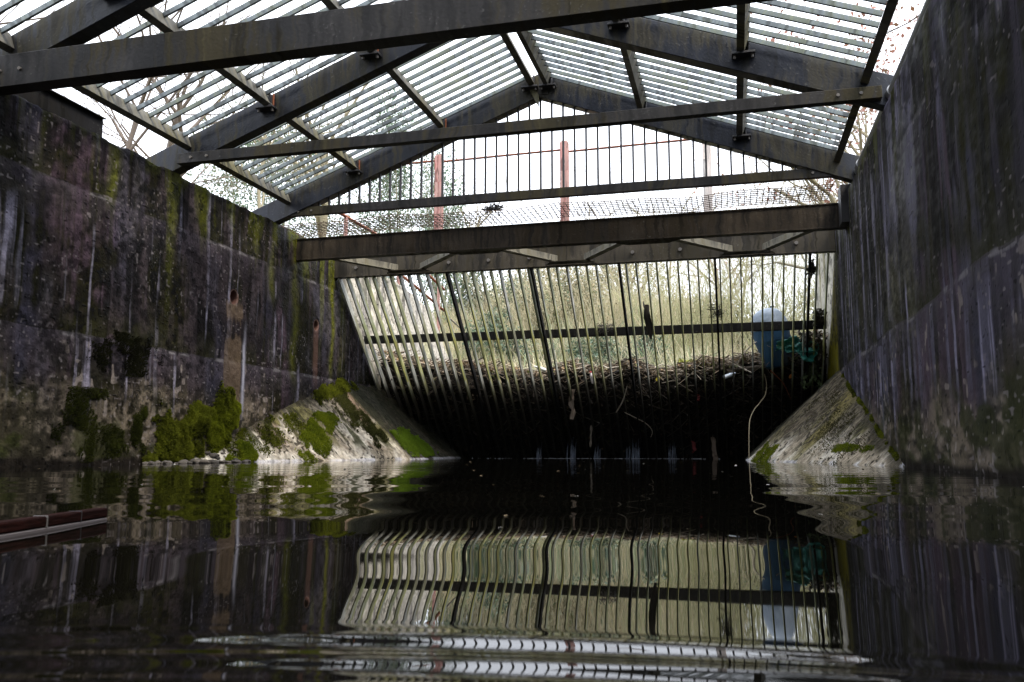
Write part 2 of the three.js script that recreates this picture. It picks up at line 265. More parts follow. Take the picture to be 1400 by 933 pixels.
// the less stained wing walls upstream of the screen, lightened in colour for daylight, and the channel behind the viewer
const pale = maps(1024, 512, 6, 4.2, (x, y) => {
  const n = fbm(x * 2, y * 2, 5, 301), s = fbm(x * 9, y * 0.5, 4, 303), f = fbm(x * 24, y * 24, 3, 305), b = fbm(x * 0.9, y * 0.9, 3, 307);
  let c = mix3([0.30, 0.285, 0.25], [0.46, 0.44, 0.39], n);
  c = mix3(c, [0.10, 0.095, 0.10], 0.85 * sst(0.42, 0.62, s * 0.5 + b * 0.5) * sst(1.8, 3.0, y));
  c = mix3(c, [0.30, 0.30, 0.12], 0.5 * sst(0.5, 0.7, b));
  return [...c.map(v => v * (0.75 + 0.5 * f)), f, 0.95];
});
M.paleWall = mat(pale, { bumpScale: 0.01 });
function wingWall(X, out, z0, prof, label) { // prof: [z, top]
  const s = new THREE.Shape(); s.moveTo(-z0, -0.6); for (const [z, t] of prof) s.lineTo(-z, t); s.lineTo(-prof[prof.length - 1][0], -0.6); s.closePath();
  const g = new THREE.ExtrudeGeometry(s, { depth: 0.4, bevelEnabled: true, bevelSize: 0.015, bevelThickness: 0.015, bevelSegments: 1 });
  g.applyMatrix4(new THREE.Matrix4().makeBasis(V(0, 0, -1), V(0, 1, 0), V(1, 0, 0))); g.translate(X + (out < 0 ? -0.4 : 0), 0, 0);
  return tag(part('wing_wall', g, M.paleWall, scene), label, 'wall');
}
wingWall(XL - 0.02, -1, WALL_END - 0.02, [[WALL_END - 0.02, 3.55], [-17.4, 3.52], [-18.7, 3.3], [-19.6, 2.55], [-20.2, 2.2]], 'pale weathered wing wall beyond the left end of the trash screen, its top sloping down');
wingWall(XR + 0.02, 1, WALL_END - 0.02, [[WALL_END - 0.02, 3.6], [-16.9, 3.55], [-17.1, 3.4]], 'short pale wing wall beyond the right end of the trash screen');

// ---------------------------------------------------------------- sloping concrete aprons at the foot of both walls
const apronH = (side, w, z) => { const zn = side === 0 ? -9.5 : -9.05; return 1.36 * clamp((zn - z) / (zn + 13.8), -0.6, 1) - 0.965 * w; };
function apronRough(side, w, z) { return 0.05 * (fbm(w * 2.2, -z * 2.2, 4, 401 + side) - 0.5) + 0.018 * (fbm(w * 9, -z * 9, 3, 405 + side) - 0.5); }
const apronY = (side, w, z) => { const y = apronH(side, w, z); return y + apronRough(side, w, z) * sst(-0.03, 0.1, y); };
function apronColour(side, w, z) {
  const s = -z, S = 500 + side * 40, along = s * 0.96 + w * 0.2, y = apronH(side, w, z);
  const n = fbm(w * 2.5, s * 2.5, 5, S), f = fbm(w * 22, s * 22, 3, S + 1), band = fbm(along * 2.2, y * 1.1, 4, S + 2), pit = vn(w * 34, s * 22, S + 3), g = vn(w * 95, s * 95, S + 4);
  const fl = fbm(along * 2.6, y * 0.9, 4, S + 6), fl2 = fbm(along * 6.5, y * 1.6, 4, S + 12), top = side === 0 ? sst(0.25, 1.0, y + 0.7 * (n - 0.5)) : sst(0.12, 0.55, y + 0.5 * (n - 0.5));
  let c = mix3([0.20, 0.17, 0.125], [0.40, 0.37, 0.31], sst(0.25, 0.7, n));
  c = mix3(c, mix3([0.055, 0.044, 0.031], [0.14, 0.12, 0.085], f), 0.9 * top * sst(0.3, 0.55, fl2 * 0.5 + n * 0.5 + 0.12));
  c = mix3(c, [0.10, 0.07, 0.048], 0.85 * sst(0.52, 0.66, band) * sst(0.05, 0.3, y));
  c = mix3(c, [0.075, 0.068, 0.024], 0.9 * sst(0.50, 0.62, fl) * sst(0.10, 0.4, y));
  c = mix3(c, [0.026, 0.028, 0.009], 0.9 * sst(0.58, 0.7, fl2) * sst(0.08, 0.3, y));
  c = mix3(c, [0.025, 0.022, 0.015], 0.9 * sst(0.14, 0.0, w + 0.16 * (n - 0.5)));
  if (side === 1) { c = mix3(c, mix3([0.04, 0.034, 0.022], [0.10, 0.085, 0.058], f), 0.85 * sst(0.2, 0.75, y + 0.6 * (fbm(w * 3, s * 1.2, 4, S + 14) - 0.5))); c = c.map(v => v * mix(1.25, 0.85, sst(0.1, 0.5, y))); }
  if (side === 1) c = mix3(c, [0.12, 0.10, 0.034], 0.8 * Math.exp(-(((s - 12.4 + w * 0.6) / 0.35) ** 2)) * sst(0.25, 0.6, n));
  c = mix3(c, [0.014, 0.0145, 0.009], 0.94 * sst(13.68, 13.88, s + 0.08 * (n - 0.5)));  // past the crease, shade of bridge and debris painted in as near black
  c = mix3(c, [0.03, 0.025, 0.018], 0.9 * sst(0.66, 0.76, pit) * sst(0.36, 0.6, fbm(along * 4, y * 5, 3, S + 8)));
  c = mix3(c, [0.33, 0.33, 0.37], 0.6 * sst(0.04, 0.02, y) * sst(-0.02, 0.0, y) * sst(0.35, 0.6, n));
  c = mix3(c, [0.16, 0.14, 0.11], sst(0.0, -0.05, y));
  return [...c.map(v => v * (0.55 + 0.9 * f) * (0.85 + 0.3 * g)), 0.5 * f + 0.3 * g - 0.5 * sst(0.72, 0.82, pit), 0.95];
}
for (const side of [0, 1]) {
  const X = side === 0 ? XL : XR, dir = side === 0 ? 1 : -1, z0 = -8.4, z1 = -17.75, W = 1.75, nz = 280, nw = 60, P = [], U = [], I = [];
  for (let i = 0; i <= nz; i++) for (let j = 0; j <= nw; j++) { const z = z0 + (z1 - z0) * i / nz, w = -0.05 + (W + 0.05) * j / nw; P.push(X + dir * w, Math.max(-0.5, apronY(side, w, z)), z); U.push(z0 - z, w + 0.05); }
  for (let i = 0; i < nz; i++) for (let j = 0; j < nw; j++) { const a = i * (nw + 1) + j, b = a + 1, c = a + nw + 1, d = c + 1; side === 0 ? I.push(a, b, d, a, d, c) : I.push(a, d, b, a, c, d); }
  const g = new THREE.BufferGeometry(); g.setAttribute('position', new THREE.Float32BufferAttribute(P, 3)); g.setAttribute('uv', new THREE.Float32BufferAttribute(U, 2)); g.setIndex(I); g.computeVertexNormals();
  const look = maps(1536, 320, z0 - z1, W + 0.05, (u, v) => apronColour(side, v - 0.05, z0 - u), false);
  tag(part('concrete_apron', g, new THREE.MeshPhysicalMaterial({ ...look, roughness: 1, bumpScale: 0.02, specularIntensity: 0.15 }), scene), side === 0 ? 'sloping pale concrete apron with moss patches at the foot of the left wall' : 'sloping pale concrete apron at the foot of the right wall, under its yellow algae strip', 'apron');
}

// ---------------------------------------------------------------- water
function waterHeight(x, z) {
  const d = Math.hypot(x, z);
  let h = 0;
  // long slow undulation
  h += 0.0018 * Math.sin(1.9 * z + 0.35 * x + 0.6 + 0.8 * Math.sin(0.7 * x)) * sst(11, 3, -z) * sst(-0.3, -1.2, z);
  h += 0.0013 * Math.sin(4.3 * z - 0.9 * x + 2.1 + 0.7 * Math.sin(1.3 * x + 1)) * sst(7, 2, -z);
  h += 0.0016 * Math.sin(2.3 * x + 2.2 * z + 0.5 + 0.9 * Math.sin(1.3 * x)) * sst(6, 2, -z) * sst(-0.5, -1.1, z);
  h += 0.0005 * Math.sin(11 * z + 2.2 * x + 1.2 * Math.sin(2.1 * x - z)) * sst(6, 1.5, -z);
  // fine wind and trickle ripples, broken up in patches
  const far = sst(3.0, 9, -z);
  h += far * 0.0006 * (0.3 + fbm(x * 0.5, z * 0.4, 2, 701)) * (Math.sin(17 * z + 2.5 * Math.sin(1.2 * x + 0.4 * z)) + 0.6 * Math.sin(27 * z + 3.1 * x + 2 * Math.sin(0.9 * x)));
  h += 0.0005 * far * (fbm(x * 1.7, z * 5.5, 3, 705) - 0.5);
  // wavelets spreading from where the viewer stands
  const r = Math.hypot(x - 0.15, z - 1.2), e = sst(2.03, 1.86, r + 0.05 * Math.sin(3 * x)) * (0.55 + 0.75 * fbm(x * 2.3 + 5, z * 3, 2, 711));
  h += e * (0.0016 * Math.sin(70 * r + 1.3 * Math.sin(2.4 * x + 1)) + 0.0013 * Math.sin(38 * r - 2 * x + 0.8 * Math.sin(3.1 * x)));
  return h;
}
{
  const xs = [], zs = [];
  { let x = XL - 0.2; while (x < XR + 0.2) { xs.push(x); x += Math.abs(x) < 1.2 ? 0.016 : 0.035; } xs.push(XR + 0.2); }
  { let z = 1.5; while (z > -17.9) { zs.push(z); const d = -z; z -= d < 0.3 ? 0.06 : d < 1.3 ? 0.0045 : d < 4 ? 0.012 : 0.025; } }
  const P = new Float32Array(xs.length * zs.length * 3), N = new Float32Array(P.length), I = [];
  let k = 0; const e = 0.002;
  for (const z of zs) for (const x of xs) {
    P[k] = x; P[k + 1] = waterHeight(x, z); P[k + 2] = z;
    const nx = -(waterHeight(x + e, z) - waterHeight(x - e, z)) / (2 * e), nz = -(waterHeight(x, z + e) - waterHeight(x, z - e)) / (2 * e), l = Math.hypot(nx, 1, nz);
    N[k] = nx / l; N[k + 1] = 1 / l; N[k + 2] = nz / l; k += 3;
  }
  const n = xs.length;
  for (let j = 0; j < zs.length - 1; j++) for (let i = 0; i < n - 1; i++) { const a = j * n + i; I.push(a, a + 1, a + n + 1, a, a + n + 1, a + n); }
  const g = new THREE.BufferGeometry(); g.setAttribute('position', new THREE.BufferAttribute(P, 3)); g.setAttribute('normal', new THREE.BufferAttribute(N, 3)); g.setIndex(I);
  tag(part('water', g, new THREE.MeshPhysicalMaterial({ color: lin(0.0022, 0.0020, 0.0014), roughness: 0.012, ior: 1.33 }), scene), 'still dark water filling the channel', 'water', null, 'structure');
}

// ---------------------------------------------------------------- ground: one sheet, cut by the channel
function groundY(x, z) {
  const s = -z;
  const inCh = x > XL - 0.3 && x < XR + 0.25;
  let side = 3.25 + 0.10 * Math.max(0, (x < 0 ? XL - x : x - XR) - 1) * (x < 0 ? 1 : 0.6); side = Math.min(side, 9);
  const leftness = sst(1.0, -3.0, x);
  const bank = 1.35 + sst(20.2, 31, s) * mix(2.7, 4.0, leftness) + sst(31, 90, s) * 3 + 0.10 * Math.max(0, -x - 4) * sst(20, 30, s);
  const lower = sst(18.4, 22, s) * (x < 0 ? 1 : 1);
  let y = mix(side, bank, lower * sst(x < 0 ? XL - 6 : XR + 6, x < 0 ? XL - 0.6 : XR + 0.6, x) * 0.9 + (s > 24 ? 0.1 : 0) * lower);
  if (s > 30) y = Math.max(y, Math.min(side, bank));
  if (inCh) y = s < 18.8 ? -0.55 : Math.max(-0.55, mix(-0.55, bank, sst(18.8, 20.4, s)));
  if (s > 18.8) y += 0.5 * (fbm(x * 0.5, z * 0.5, 4, 801) - 0.5) * sst(18.8, 21, s);
  return y;
}
{
  const xs = [], zs = [];
  for (let x = -160; x < -20; x += 10) xs.push(x); for (let x = -20; x < XL - 0.9; x += 0.4) xs.push(x);
  xs.push(XL - 0.45, XL - 0.31, XL - 0.25); for (let x = XL; x < XR; x += 0.3) xs.push(x); xs.push(XR + 0.2, XR + 0.28, XR + 0.45);
  for (let x = XR + 0.9; x < 16; x += 0.4) xs.push(x); for (let x = 16; x <= 160; x += 10) xs.push(x);
  for (let z = 60; z > 0; z -= 8) zs.push(z); for (let z = 0; z > -18; z -= 0.8) zs.push(z); for (let z = -18; z > -42; z -= 0.25) zs.push(z); for (let z = -42; z >= -200; z -= 6) zs.push(z);
  const P = [], U = [], I = []; for (const z of zs) for (const x of xs) { P.push(x, groundY(x, z), z); U.push(x, z); }
  const n = xs.length; for (let j = 0; j < zs.length - 1; j++) for (let i = 0; i < n - 1; i++) { const a = j * n + i; I.push(a, a + 1, a + n + 1, a, a + n + 1, a + n); }
  const g = new THREE.BufferGeometry(); g.setAttribute('position', new THREE.Float32BufferAttribute(P, 3)); g.setAttribute('uv', new THREE.Float32BufferAttribute(U, 2)); g.setIndex(I); g.computeVertexNormals();
  const look = maps(1024, 1024, 9, 9, (x, y) => { const a = fbm(x, y, 4, 811), b = fbm(x * 8, y * 8, 4, 815), c = fbm(x * 30, y * 30, 2, 817); let k = mix3([0.24, 0.20, 0.13], [0.38, 0.33, 0.21], b); k = mix3(k, [0.075, 0.085, 0.035], sst(0.45, 0.65, a)); return [...k.map(v => v * (0.6 + 0.8 * c)), b, 1]; });
  tag(part('ground', g, mat(look, { bumpScale: 0.06 }), scene), 'grassy banks around and beyond the channel', 'ground', null, 'structure');
}

// ---------------------------------------------------------------- pitched roof: frames, purlins, slatted gratings
const FRAMES = [[ZA, 'at the far gable, infilled with upright bars'], [ZB, 'second from the far gable, with a slender tie beam'], [ZC, 'nearest in view, with the deep tie beam crossing the top of the picture'], [ZD, 'overhead, out of view'], [ZE, 'added just ahead of the viewer for shade, out of view'], [ZF, 'added behind the viewer for shade, out of view']];  // last two frames are unseen, added to shade walls and beam faces
const RH = 0.34, RW = 0.16;
function rafterGeo(side, z) { // mitred at the ridge, running on over the wall top
  const x0 = side === 0 ? XL - 0.42 : XR + 0.42, sgn = side === 0 ? 1 : -1;
  const yb = x => YT + SLOPE * (side === 0 ? x - XL : XR - x) + 0.004;
  const s = new THREE.Shape(); s.moveTo(x0, yb(x0)); s.lineTo(XM, yb(XM)); s.lineTo(XM, yb(XM) + RH); s.lineTo(x0, yb(x0) + RH); s.closePath();
  let g = new THREE.ExtrudeGeometry(s, { depth: RW - 0.012, bevelEnabled: true, bevelSize: 0.006, bevelThickness: 0.006, bevelSegments: 1 });
  g.translate(0, 0, z - RW + 0.006);
  const p = g.attributes.position, uv = g.attributes.uv;
  g = g.index ? g.toNonIndexed() : g;
  for (let i = 0; i < g.attributes.position.count; i++) { const x = g.attributes.position.getX(i), y = g.attributes.position.getY(i), zz = g.attributes.position.getZ(i), nz = Math.abs(g.attributes.normal.getZ(i)); g.attributes.uv.setXY(i, Math.abs(x - XM) * 1.06 + Math.abs(z) * 0.71 + side * 3, (nz > 0.5 ? y - yb(x) : zz - z) + 0.2); }
  return g;
}
for (const [k, [z, where]] of FRAMES.entries()) {
  const f = thing('roof_frame', 'pitched steel roof frame ' + where, 'roof frame', null, V(0, 0, 0));
  for (const s of [0, 1]) {
    part('rafter', rafterGeo(s, z), M.rafter, f);
    const x0 = s === 0 ? XL - 0.5 : XR + 0.13;
    part('base_plate', boxAt(x0, x0 + 0.37, YT - 0.16, YT - 0.1, z - 0.24, z + 0.08), M.stub, f);
  }
  const [yb, yt, th, dz] = k === 0 ? [3.70, 3.83, 0.08, -0.02] : k === 1 ? [3.68, 3.81, 0.10, 0.09] : [3.465, 3.775, 0.17, 0.15];
  const xa = k === 0 ? XL + 0.16 : k === 1 ? XL + 0.1 : XL + 0.05, xb = k === 0 ? XR - 0.05 : XR - 0.02;
  const t = part('tie_beam', beam(V(xa, (yb + yt) / 2, z + dz - th / 2), V(xb, (yb + yt) / 2, z + dz - th / 2), yt - yb, th, V(0, 1, 0), 0.006, k * 2.3), M.tie, f);
  for (const sx of [0, 1]) for (const d of [0.2, 0.42]) part('bolt', bolt(V(sx ? xb - d : xa + d, (yb + yt) / 2, z + dz + 0.006), V(0, 0, 1)), M.bolt, t);
  part('ridge_plate', boxAt(XM - 0.13, XM + 0.13, YRIDGE + 0.02, YRIDGE + 0.3, z + 0.001, z + 0.013), M.tie, f);
  if (k === 0) { // upright bars of the gable
    const n = 46; for (let i = 1; i < n; i++) { const x = XL + 0.35 + (XR - XL - 0.7) * i / n, top = underRafter(x) + 0.02; if (top - yt < 0.05) continue; part('gable_bar', boxAt(x - 0.013, x + 0.013, yt - 0.01, top, z - 0.1, z - 0.06, 0.003), M.dark, f); }
    // pointed end of the ridge bracket
    const s = new THREE.Shape(); s.moveTo(0, 0.22); s.lineTo(0.13, -0.02); s.lineTo(0.13, -0.20); s.lineTo(0.09, -0.13); s.lineTo(-0.03, 0.12); s.closePath();
    part('ridge_bracket', uvBox(new THREE.ExtrudeGeometry(s, { depth: 0.012, bevelEnabled: false })).translate(XM - 0.13, YRIDGE + 0.03, z + 0.02), M.purlin, f);
  }
}
// purlin lines: x of the centre, and how it reads
const PUR = [[-6.52, 'along the left eave'], [-5.40, 'on the lower third of the left slope'], [-4.04, 'on the upper third of the left slope'], [-2.69, 'left of the open ridge slot'], [-2.43, 'right of the open ridge slot'], [-1.10, 'on the upper third of the right slope'], [0.21, 'on the lower third of the right slope'], [1.42, 'along the right eave']];
const BAYS = [[ZA, ZB, 'in the bay by the gable'], [ZB, ZC, 'in the middle bay'], [ZC, ZD, 'in the nearest bay overhead'], [ZD, ZE, 'in the added shading bay out of view above'], [ZE, ZF, 'in the added shading bay behind the viewer']];  // last two bays are unseen, added to hold light off the near walls
const PH = 0.17, PW = 0.085;
const slopeAng = Math.atan(SLOPE);
const purY = x => underRafter(x) + 0.19 + PH / 2;
for (const [z1, z0, bay] of BAYS) for (const [k, [x, where]] of PUR.entries()) {
  const zf = z1 + 0.002, zn = z0 - RW - 0.002, up = V(x < XM ? -Math.sin(slopeAng) : Math.sin(slopeAng), Math.cos(slopeAng), 0);
  const o = thing('purlin', 'weathered steel purlin ' + where + ', ' + bay.replace('in the ', ''), 'purlin', 'purlins of the pitched roof', V(x, purY(x), (zf + zn) / 2));
  const L = zn - zf;
  part('purlin_channel', beam(V(0, 0, -L / 2), V(0, 0, L / 2), PH, PW, up, 0.005, k * 0.9 + zf), M.purlin, o);
  if (k > 0 && k < 7) { // cleat and bolts that hold its far end to the rafter
    const b = part('cleat', merge([boxAt(-0.12, 0.12, -PH / 2 - 0.035, -PH / 2 - 0.01, -L / 2 + 0.002, -L / 2 + 0.12, 0.004), boxAt(PW / 2 + 0.005, PW / 2 + 0.02, -PH / 2 - 0.03, PH / 2 - 0.02, -L / 2 + 0.002, -L / 2 + 0.10, 0.004)]), M.dark, o);
    for (const s of [-0.09, 0.09]) part('bolt', bolt(V(s, -PH / 2 - 0.045, -L / 2 + 0.07), V(0, -1, 0), 0.017, 0.05), M.bolt, b);
    part('cleat', boxAt(-0.10, 0.10, -PH / 2 - 0.03, -PH / 2 - 0.01, L / 2 - 0.11, L / 2 - 0.002, 0.004), M.dark, o);
    if (k === 1 || k === 2) part('rusty_shim', boxAt(PW / 2 + 0.022, PW / 2 + 0.035, -PH / 2 + 0.01, PH / 2, -L / 2 + 0.002, -L / 2 + 0.03, 0.003), M.rust, o);
  }
}
const PANELS = [[0, 1, 'low left roof slope'], [1, 2, 'middle left roof slope'], [2, 3, 'top left roof slope'], [4, 5, 'top right roof slope'], [5, 6, 'middle right roof slope'], [6, 7, 'low right roof slope']];
{
  const R = rng(5);
  for (const [z1, z0, bay] of BAYS) for (const [a, b, where] of PANELS) {
    const xa = PUR[a][0], xb = PUR[b][0], xm = (xa + xb) / 2, lift = 0.045, up = V(xm < XM ? -Math.sin(slopeAng) : Math.sin(slopeAng), Math.cos(slopeAng), 0);
    const o = thing('roof_grating', 'pale slat grating, ' + where + ' ' + bay, 'grating', 'slatted roof gratings', V(xm, (purY(xa) + purY(xb)) / 2 + lift, (z0 - RW + z1) / 2));
    const A = V(xa - xm, (purY(xa) - purY(xb)) / 2, 0), B = A.clone().negate(), dir = B.clone().sub(A).normalize(); A.addScaledVector(dir, 0.03); B.addScaledVector(dir, -0.03);
    const geos = [0, 1, 2].map(i => beam(A, B, 0.054, 0.026, up, 0.004, i * 2.7));
    const n = 12, L = z0 - RW - z1;
    for (let i = 0; i < n; i++) { const m = part('slat', geos[Math.floor(R() * 3)], M.slat, o); m.position.z = -L / 2 + L * (i + 0.55) / n + (R() - 0.5) * 0.008; m.rotation.x = (R() - 0.5) * 0.06; }
  }
}
// beam lying on the left wall top and a pipe along the right one
{
  const o = thing('steel_channel', 'dark steel channel lying along the top of the left wall, top left corner', 'steel channel', null, V(XL - 0.2, YT, -7.95));
  part('channel_web', boxAt(-0.06, 0.06, 0.03, 0.25, 0, 6.5), M.blackrail, o);  // near-black colour stands in for the shadow on the channel
  part('channel_flange', boxAt(-0.10, 0.10, 0.252, 0.265, 0, 6.5, 0.003), M.tie, o);
  const p = thing('conduit_pipe', 'pale grey pipe running along the top of the right wall', 'pipe', null, V(XR + 0.075, YT + 0.11, -9));
  part('pipe', new THREE.CylinderGeometry(0.045, 0.045, 7.6, 16).rotateX(Math.PI / 2), M.galv, p);
  for (const z of [-2.3, 0, 2.0]) part('coupling', new THREE.CylinderGeometry(0.058, 0.058, 0.14, 16).rotateX(Math.PI / 2).translate(0, 0, z), M.galv, p);
  for (const z of [-3.2, -1, 1.2, 3.2]) part('bracket', boxAt(-0.02, 0.02, -0.13, 0, z, z + 0.04, 0.003), M.galv, p);
}

// ---------------------------------------------------------------- footbridge in front of the screen
{
  const o = thing('footbridge', 'steel footbridge of two deep beams with zigzag bracing spanning the channel', 'footbridge', null, V(0, 0, 0));
  const iBeam = (z, y0, y1, xa, xb) => merge([boxAt(xa, xb, y0 + 0.02, y1 - 0.02, z - 0.03, z, 0.004), boxAt(xa, xb, y0, y0 + 0.02, z - 0.12, z + 0.012, 0.004), boxAt(xa, xb, y1 - 0.02, y1, z - 0.12, z + 0.012, 0.004)]);
  part('front_beam', iBeam(-12.22, 3.165, 3.52, XL - 0.2, XR + 0.2), M.bridge, o);
  const rb = part('rear_beam', iBeam(-13.6, 3.15, 3.52, XL - 0.2, XR + 0.2), M.brace, o);
  const y = 3.20, zf = -12.36, zr = -13.55;
  const nodesF = [-6.2, -4.0, -3.45, -1.45, -0.85, 1.15], nodesR = [-5.5, -5.1, -2.72, -2.28, 0.05, 0.5];
  for (const [i, xf] of nodesF.entries()) {
    const p = V(xf, y, zf), q = V(nodesR[i], y, zr);
    part('brace', merge([beam(p, q, 0.012, 0.11, V(0, 1, 0), 0.003), beam(p.clone().add(V(0, 0.06, 0.0)), q.clone().add(V(0, 0.06, 0.0)), 0.11, 0.012, V(0, 1, 0), 0.003)]), M.braceLight, o);
  }
  for (const x of [-5.3, -2.5, 0.27]) { const s = new THREE.Shape(); s.moveTo(-0.42, 0); s.lineTo(0.42, 0); s.lineTo(0.3, 0.22); s.lineTo(-0.3, 0.22); s.closePath(); const g = new THREE.ExtrudeGeometry(s, { depth: 0.012, bevelEnabled: false }); g.rotateX(Math.PI / 2); part('gusset', uvBox(g).translate(x, 3.185, -13.58), M.brace, o); }
  for (const x of [-3.75, -1.15]) { const s = new THREE.Shape(); s.moveTo(-0.5, 0); s.lineTo(0.5, 0); s.lineTo(0.3, -0.2); s.lineTo(-0.3, -0.2); s.closePath(); const g = new THREE.ExtrudeGeometry(s, { depth: 0.012, bevelEnabled: false }); g.rotateX(Math.PI / 2); part('gusset', uvBox(g).translate(x, 3.186, -12.34), M.bridge, o); }
  for (const x of [-6.3, -4.6, -3.9, -3.2, -1.5, -0.75, 1.0]) part('bolt', bolt(V(x, 3.31, -13.585), V(0, 0, 1), 0.03, 0.03), M.bolt, rb);
  part('bearing', boxAt(XR - 0.10, XR + 0.1, 3.165, 3.68, -12.2, -11.9), M.dark, o);
}
{ // woven wire mesh between gable and bridge
  const o = thing('wire_mesh', 'rusty woven wire mesh sheet between the gable and the footbridge', 'wire mesh', null, V(0, 3.55, -11.85));
  const G = [], x0 = XL + 0.12, x1 = XR - 0.24, z0 = -0.36, z1 = 0.36, sag = (x) => 0.02 * Math.sin(x * 2.3) + 0.012 * Math.sin(x * 5.1 + 1);
  const nx = Math.round((x1 - x0) / 0.078), nz = 8;
  for (let i = 0; i <= nx; i++) { const x = x0 + (x1 - x0) * i / nx; G.push(beam(V(x, sag(x) + (i % 2) * 0.006, z0), V(x + 0.012 * Math.sin(i), sag(x) + 0.01 + (i % 2) * 0.006, z1 + 0.015 * Math.sin(i * 2.3)), 0.010, 0.010, V(0, 1, 0), 0.003)); }
  for (let j = 0; j <= nz; j++) { const z = z0 + (z1 - z0) * j / nz, st = 26; for (let i = 0; i < st; i++) { const xa = x0 + (x1 - x0) * i / st, xb = x0 + (x1 - x0) * (i + 1) / st; G.push(beam(V(xa, sag(xa) + 0.004, z), V(xb, sag(xb) + 0.004, z), 0.010, 0.010, V(0, 1, 0), 0.003)); } }
  tag(part('wires', merge(G), M.stub, o), null, null, null, 'stuff');
  const n = thing('leaf_clump', 'small dark clump of rotten leaves caught on the wire mesh', 'leaf clump', null, V(-3.25, 3.6, -11.6));
  const R = rng(17), L = []; for (let i = 0; i < 40; i++) { const g = new THREE.CylinderGeometry(0.006, 0.008, 0.12 + R() * 0.1, 4); g.rotateX(R() * 3); g.rotateZ(R() * 3); g.translate((R() - 0.5) * 0.24, (R() - 0.3) * 0.06, (R() - 0.5) * 0.1); L.push(g); }
  part('leaves', merge(L), M.dark, n);
}
{ // faded red railing beyond the bridge, its posts lightened in colour for sky glare
  const o = thing('railing', 'faded red post and rail fence behind the barred gable, one post painted paler for glare', 'railing', null, V(0, 0, -13.82));
  for (const [x, t] of [[-4.87, 5.28], [-2.64, 5.32], [-0.3, 5.32]]) { const p = part('post', boxAt(x - 0.07, x + 0.07, 3.3, t, -0.06, 0.06, 0.012), x > -1 ? M.palepost : M.redpost, o); if (x > -1) p.userData.label = 'post painted pale for glare'; part('post_cap', boxAt(x - 0.05, x + 0.05, t - 0.005, t + 0.02, -0.045, 0.045, 0.006), M.stub, p); }
  for (const [xa, xb] of [[-5.6, -4.95], [-4.79, -2.72], [-2.56, -0.38], [-0.22, 0.3]]) part('rail', new THREE.CylinderGeometry(0.019, 0.019, xb - xa, 10).rotateZ(Math.PI / 2 + 0.012).translate((xa + xb) / 2, 5.16 + 0.012 * (xa + xb) / 2 * -0.5, 0.0), M.rust, o);
  const q = thing('handrail', 'rusty red tubular handrail sloping away along the left bank behind the gable', 'railing', null, V(-6.75, 3.3, -13.9));
  for (const [y0, x] of [[1.15, -0.1], [0.62, -0.1]]) part('rail', tubeGeo([V(x, y0, 0), V(x, y0 - 0.02, -3), V(x, y0 - 0.35, -6)], [0.03, 0.03], 8), M.rust, q);
  for (const z of [-0.4, -3, -5.6]) part('post', boxAt(-0.13, -0.07, -0.3, 1.15 + z * 0.045, z - 0.03, z + 0.03), M.redpost, q);
}

// ---------------------------------------------------------------- inclined trash screen
const TAN = 1.0, RZ = y => -13.66 - (3.15 - y) / TAN;   // centre plane of the screen
{
  const o = thing('trash_screen', 'leaning trash screen of flat steel bars green with algae across the channel', 'trash screen', null, V(0, 0, 0));
  const upv = V(0, TAN, 1).normalize().applyAxisAngle(V(1, 0, 0), 0); const R = rng(33);
  const nrm = V(0, 1, -1 / TAN).normalize().negate(); // faces down towards the viewer
  const along = V(0, -TAN, -1).normalize();
  const top = V(0, 3.17, RZ(3.17)), bot = V(0, -0.25, RZ(-0.25));
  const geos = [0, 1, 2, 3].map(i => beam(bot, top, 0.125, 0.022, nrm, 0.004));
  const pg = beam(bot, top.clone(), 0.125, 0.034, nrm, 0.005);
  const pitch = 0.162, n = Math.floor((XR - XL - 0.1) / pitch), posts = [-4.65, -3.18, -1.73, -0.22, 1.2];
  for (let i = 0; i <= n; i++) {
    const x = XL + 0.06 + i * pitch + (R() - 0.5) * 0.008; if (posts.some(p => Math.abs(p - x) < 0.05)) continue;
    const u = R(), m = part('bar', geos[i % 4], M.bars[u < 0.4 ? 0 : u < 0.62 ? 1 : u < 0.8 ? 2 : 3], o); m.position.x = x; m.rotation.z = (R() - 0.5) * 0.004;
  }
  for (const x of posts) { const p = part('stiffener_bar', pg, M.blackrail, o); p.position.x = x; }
  const yr = 2.2, zr = RZ(yr) - 0.19; part('cross_rail', boxAt(XL + 0.05, XR - 0.06, yr - 0.072, yr + 0.072, zr - 0.05, zr + 0.05), M.blackrail, o);
}

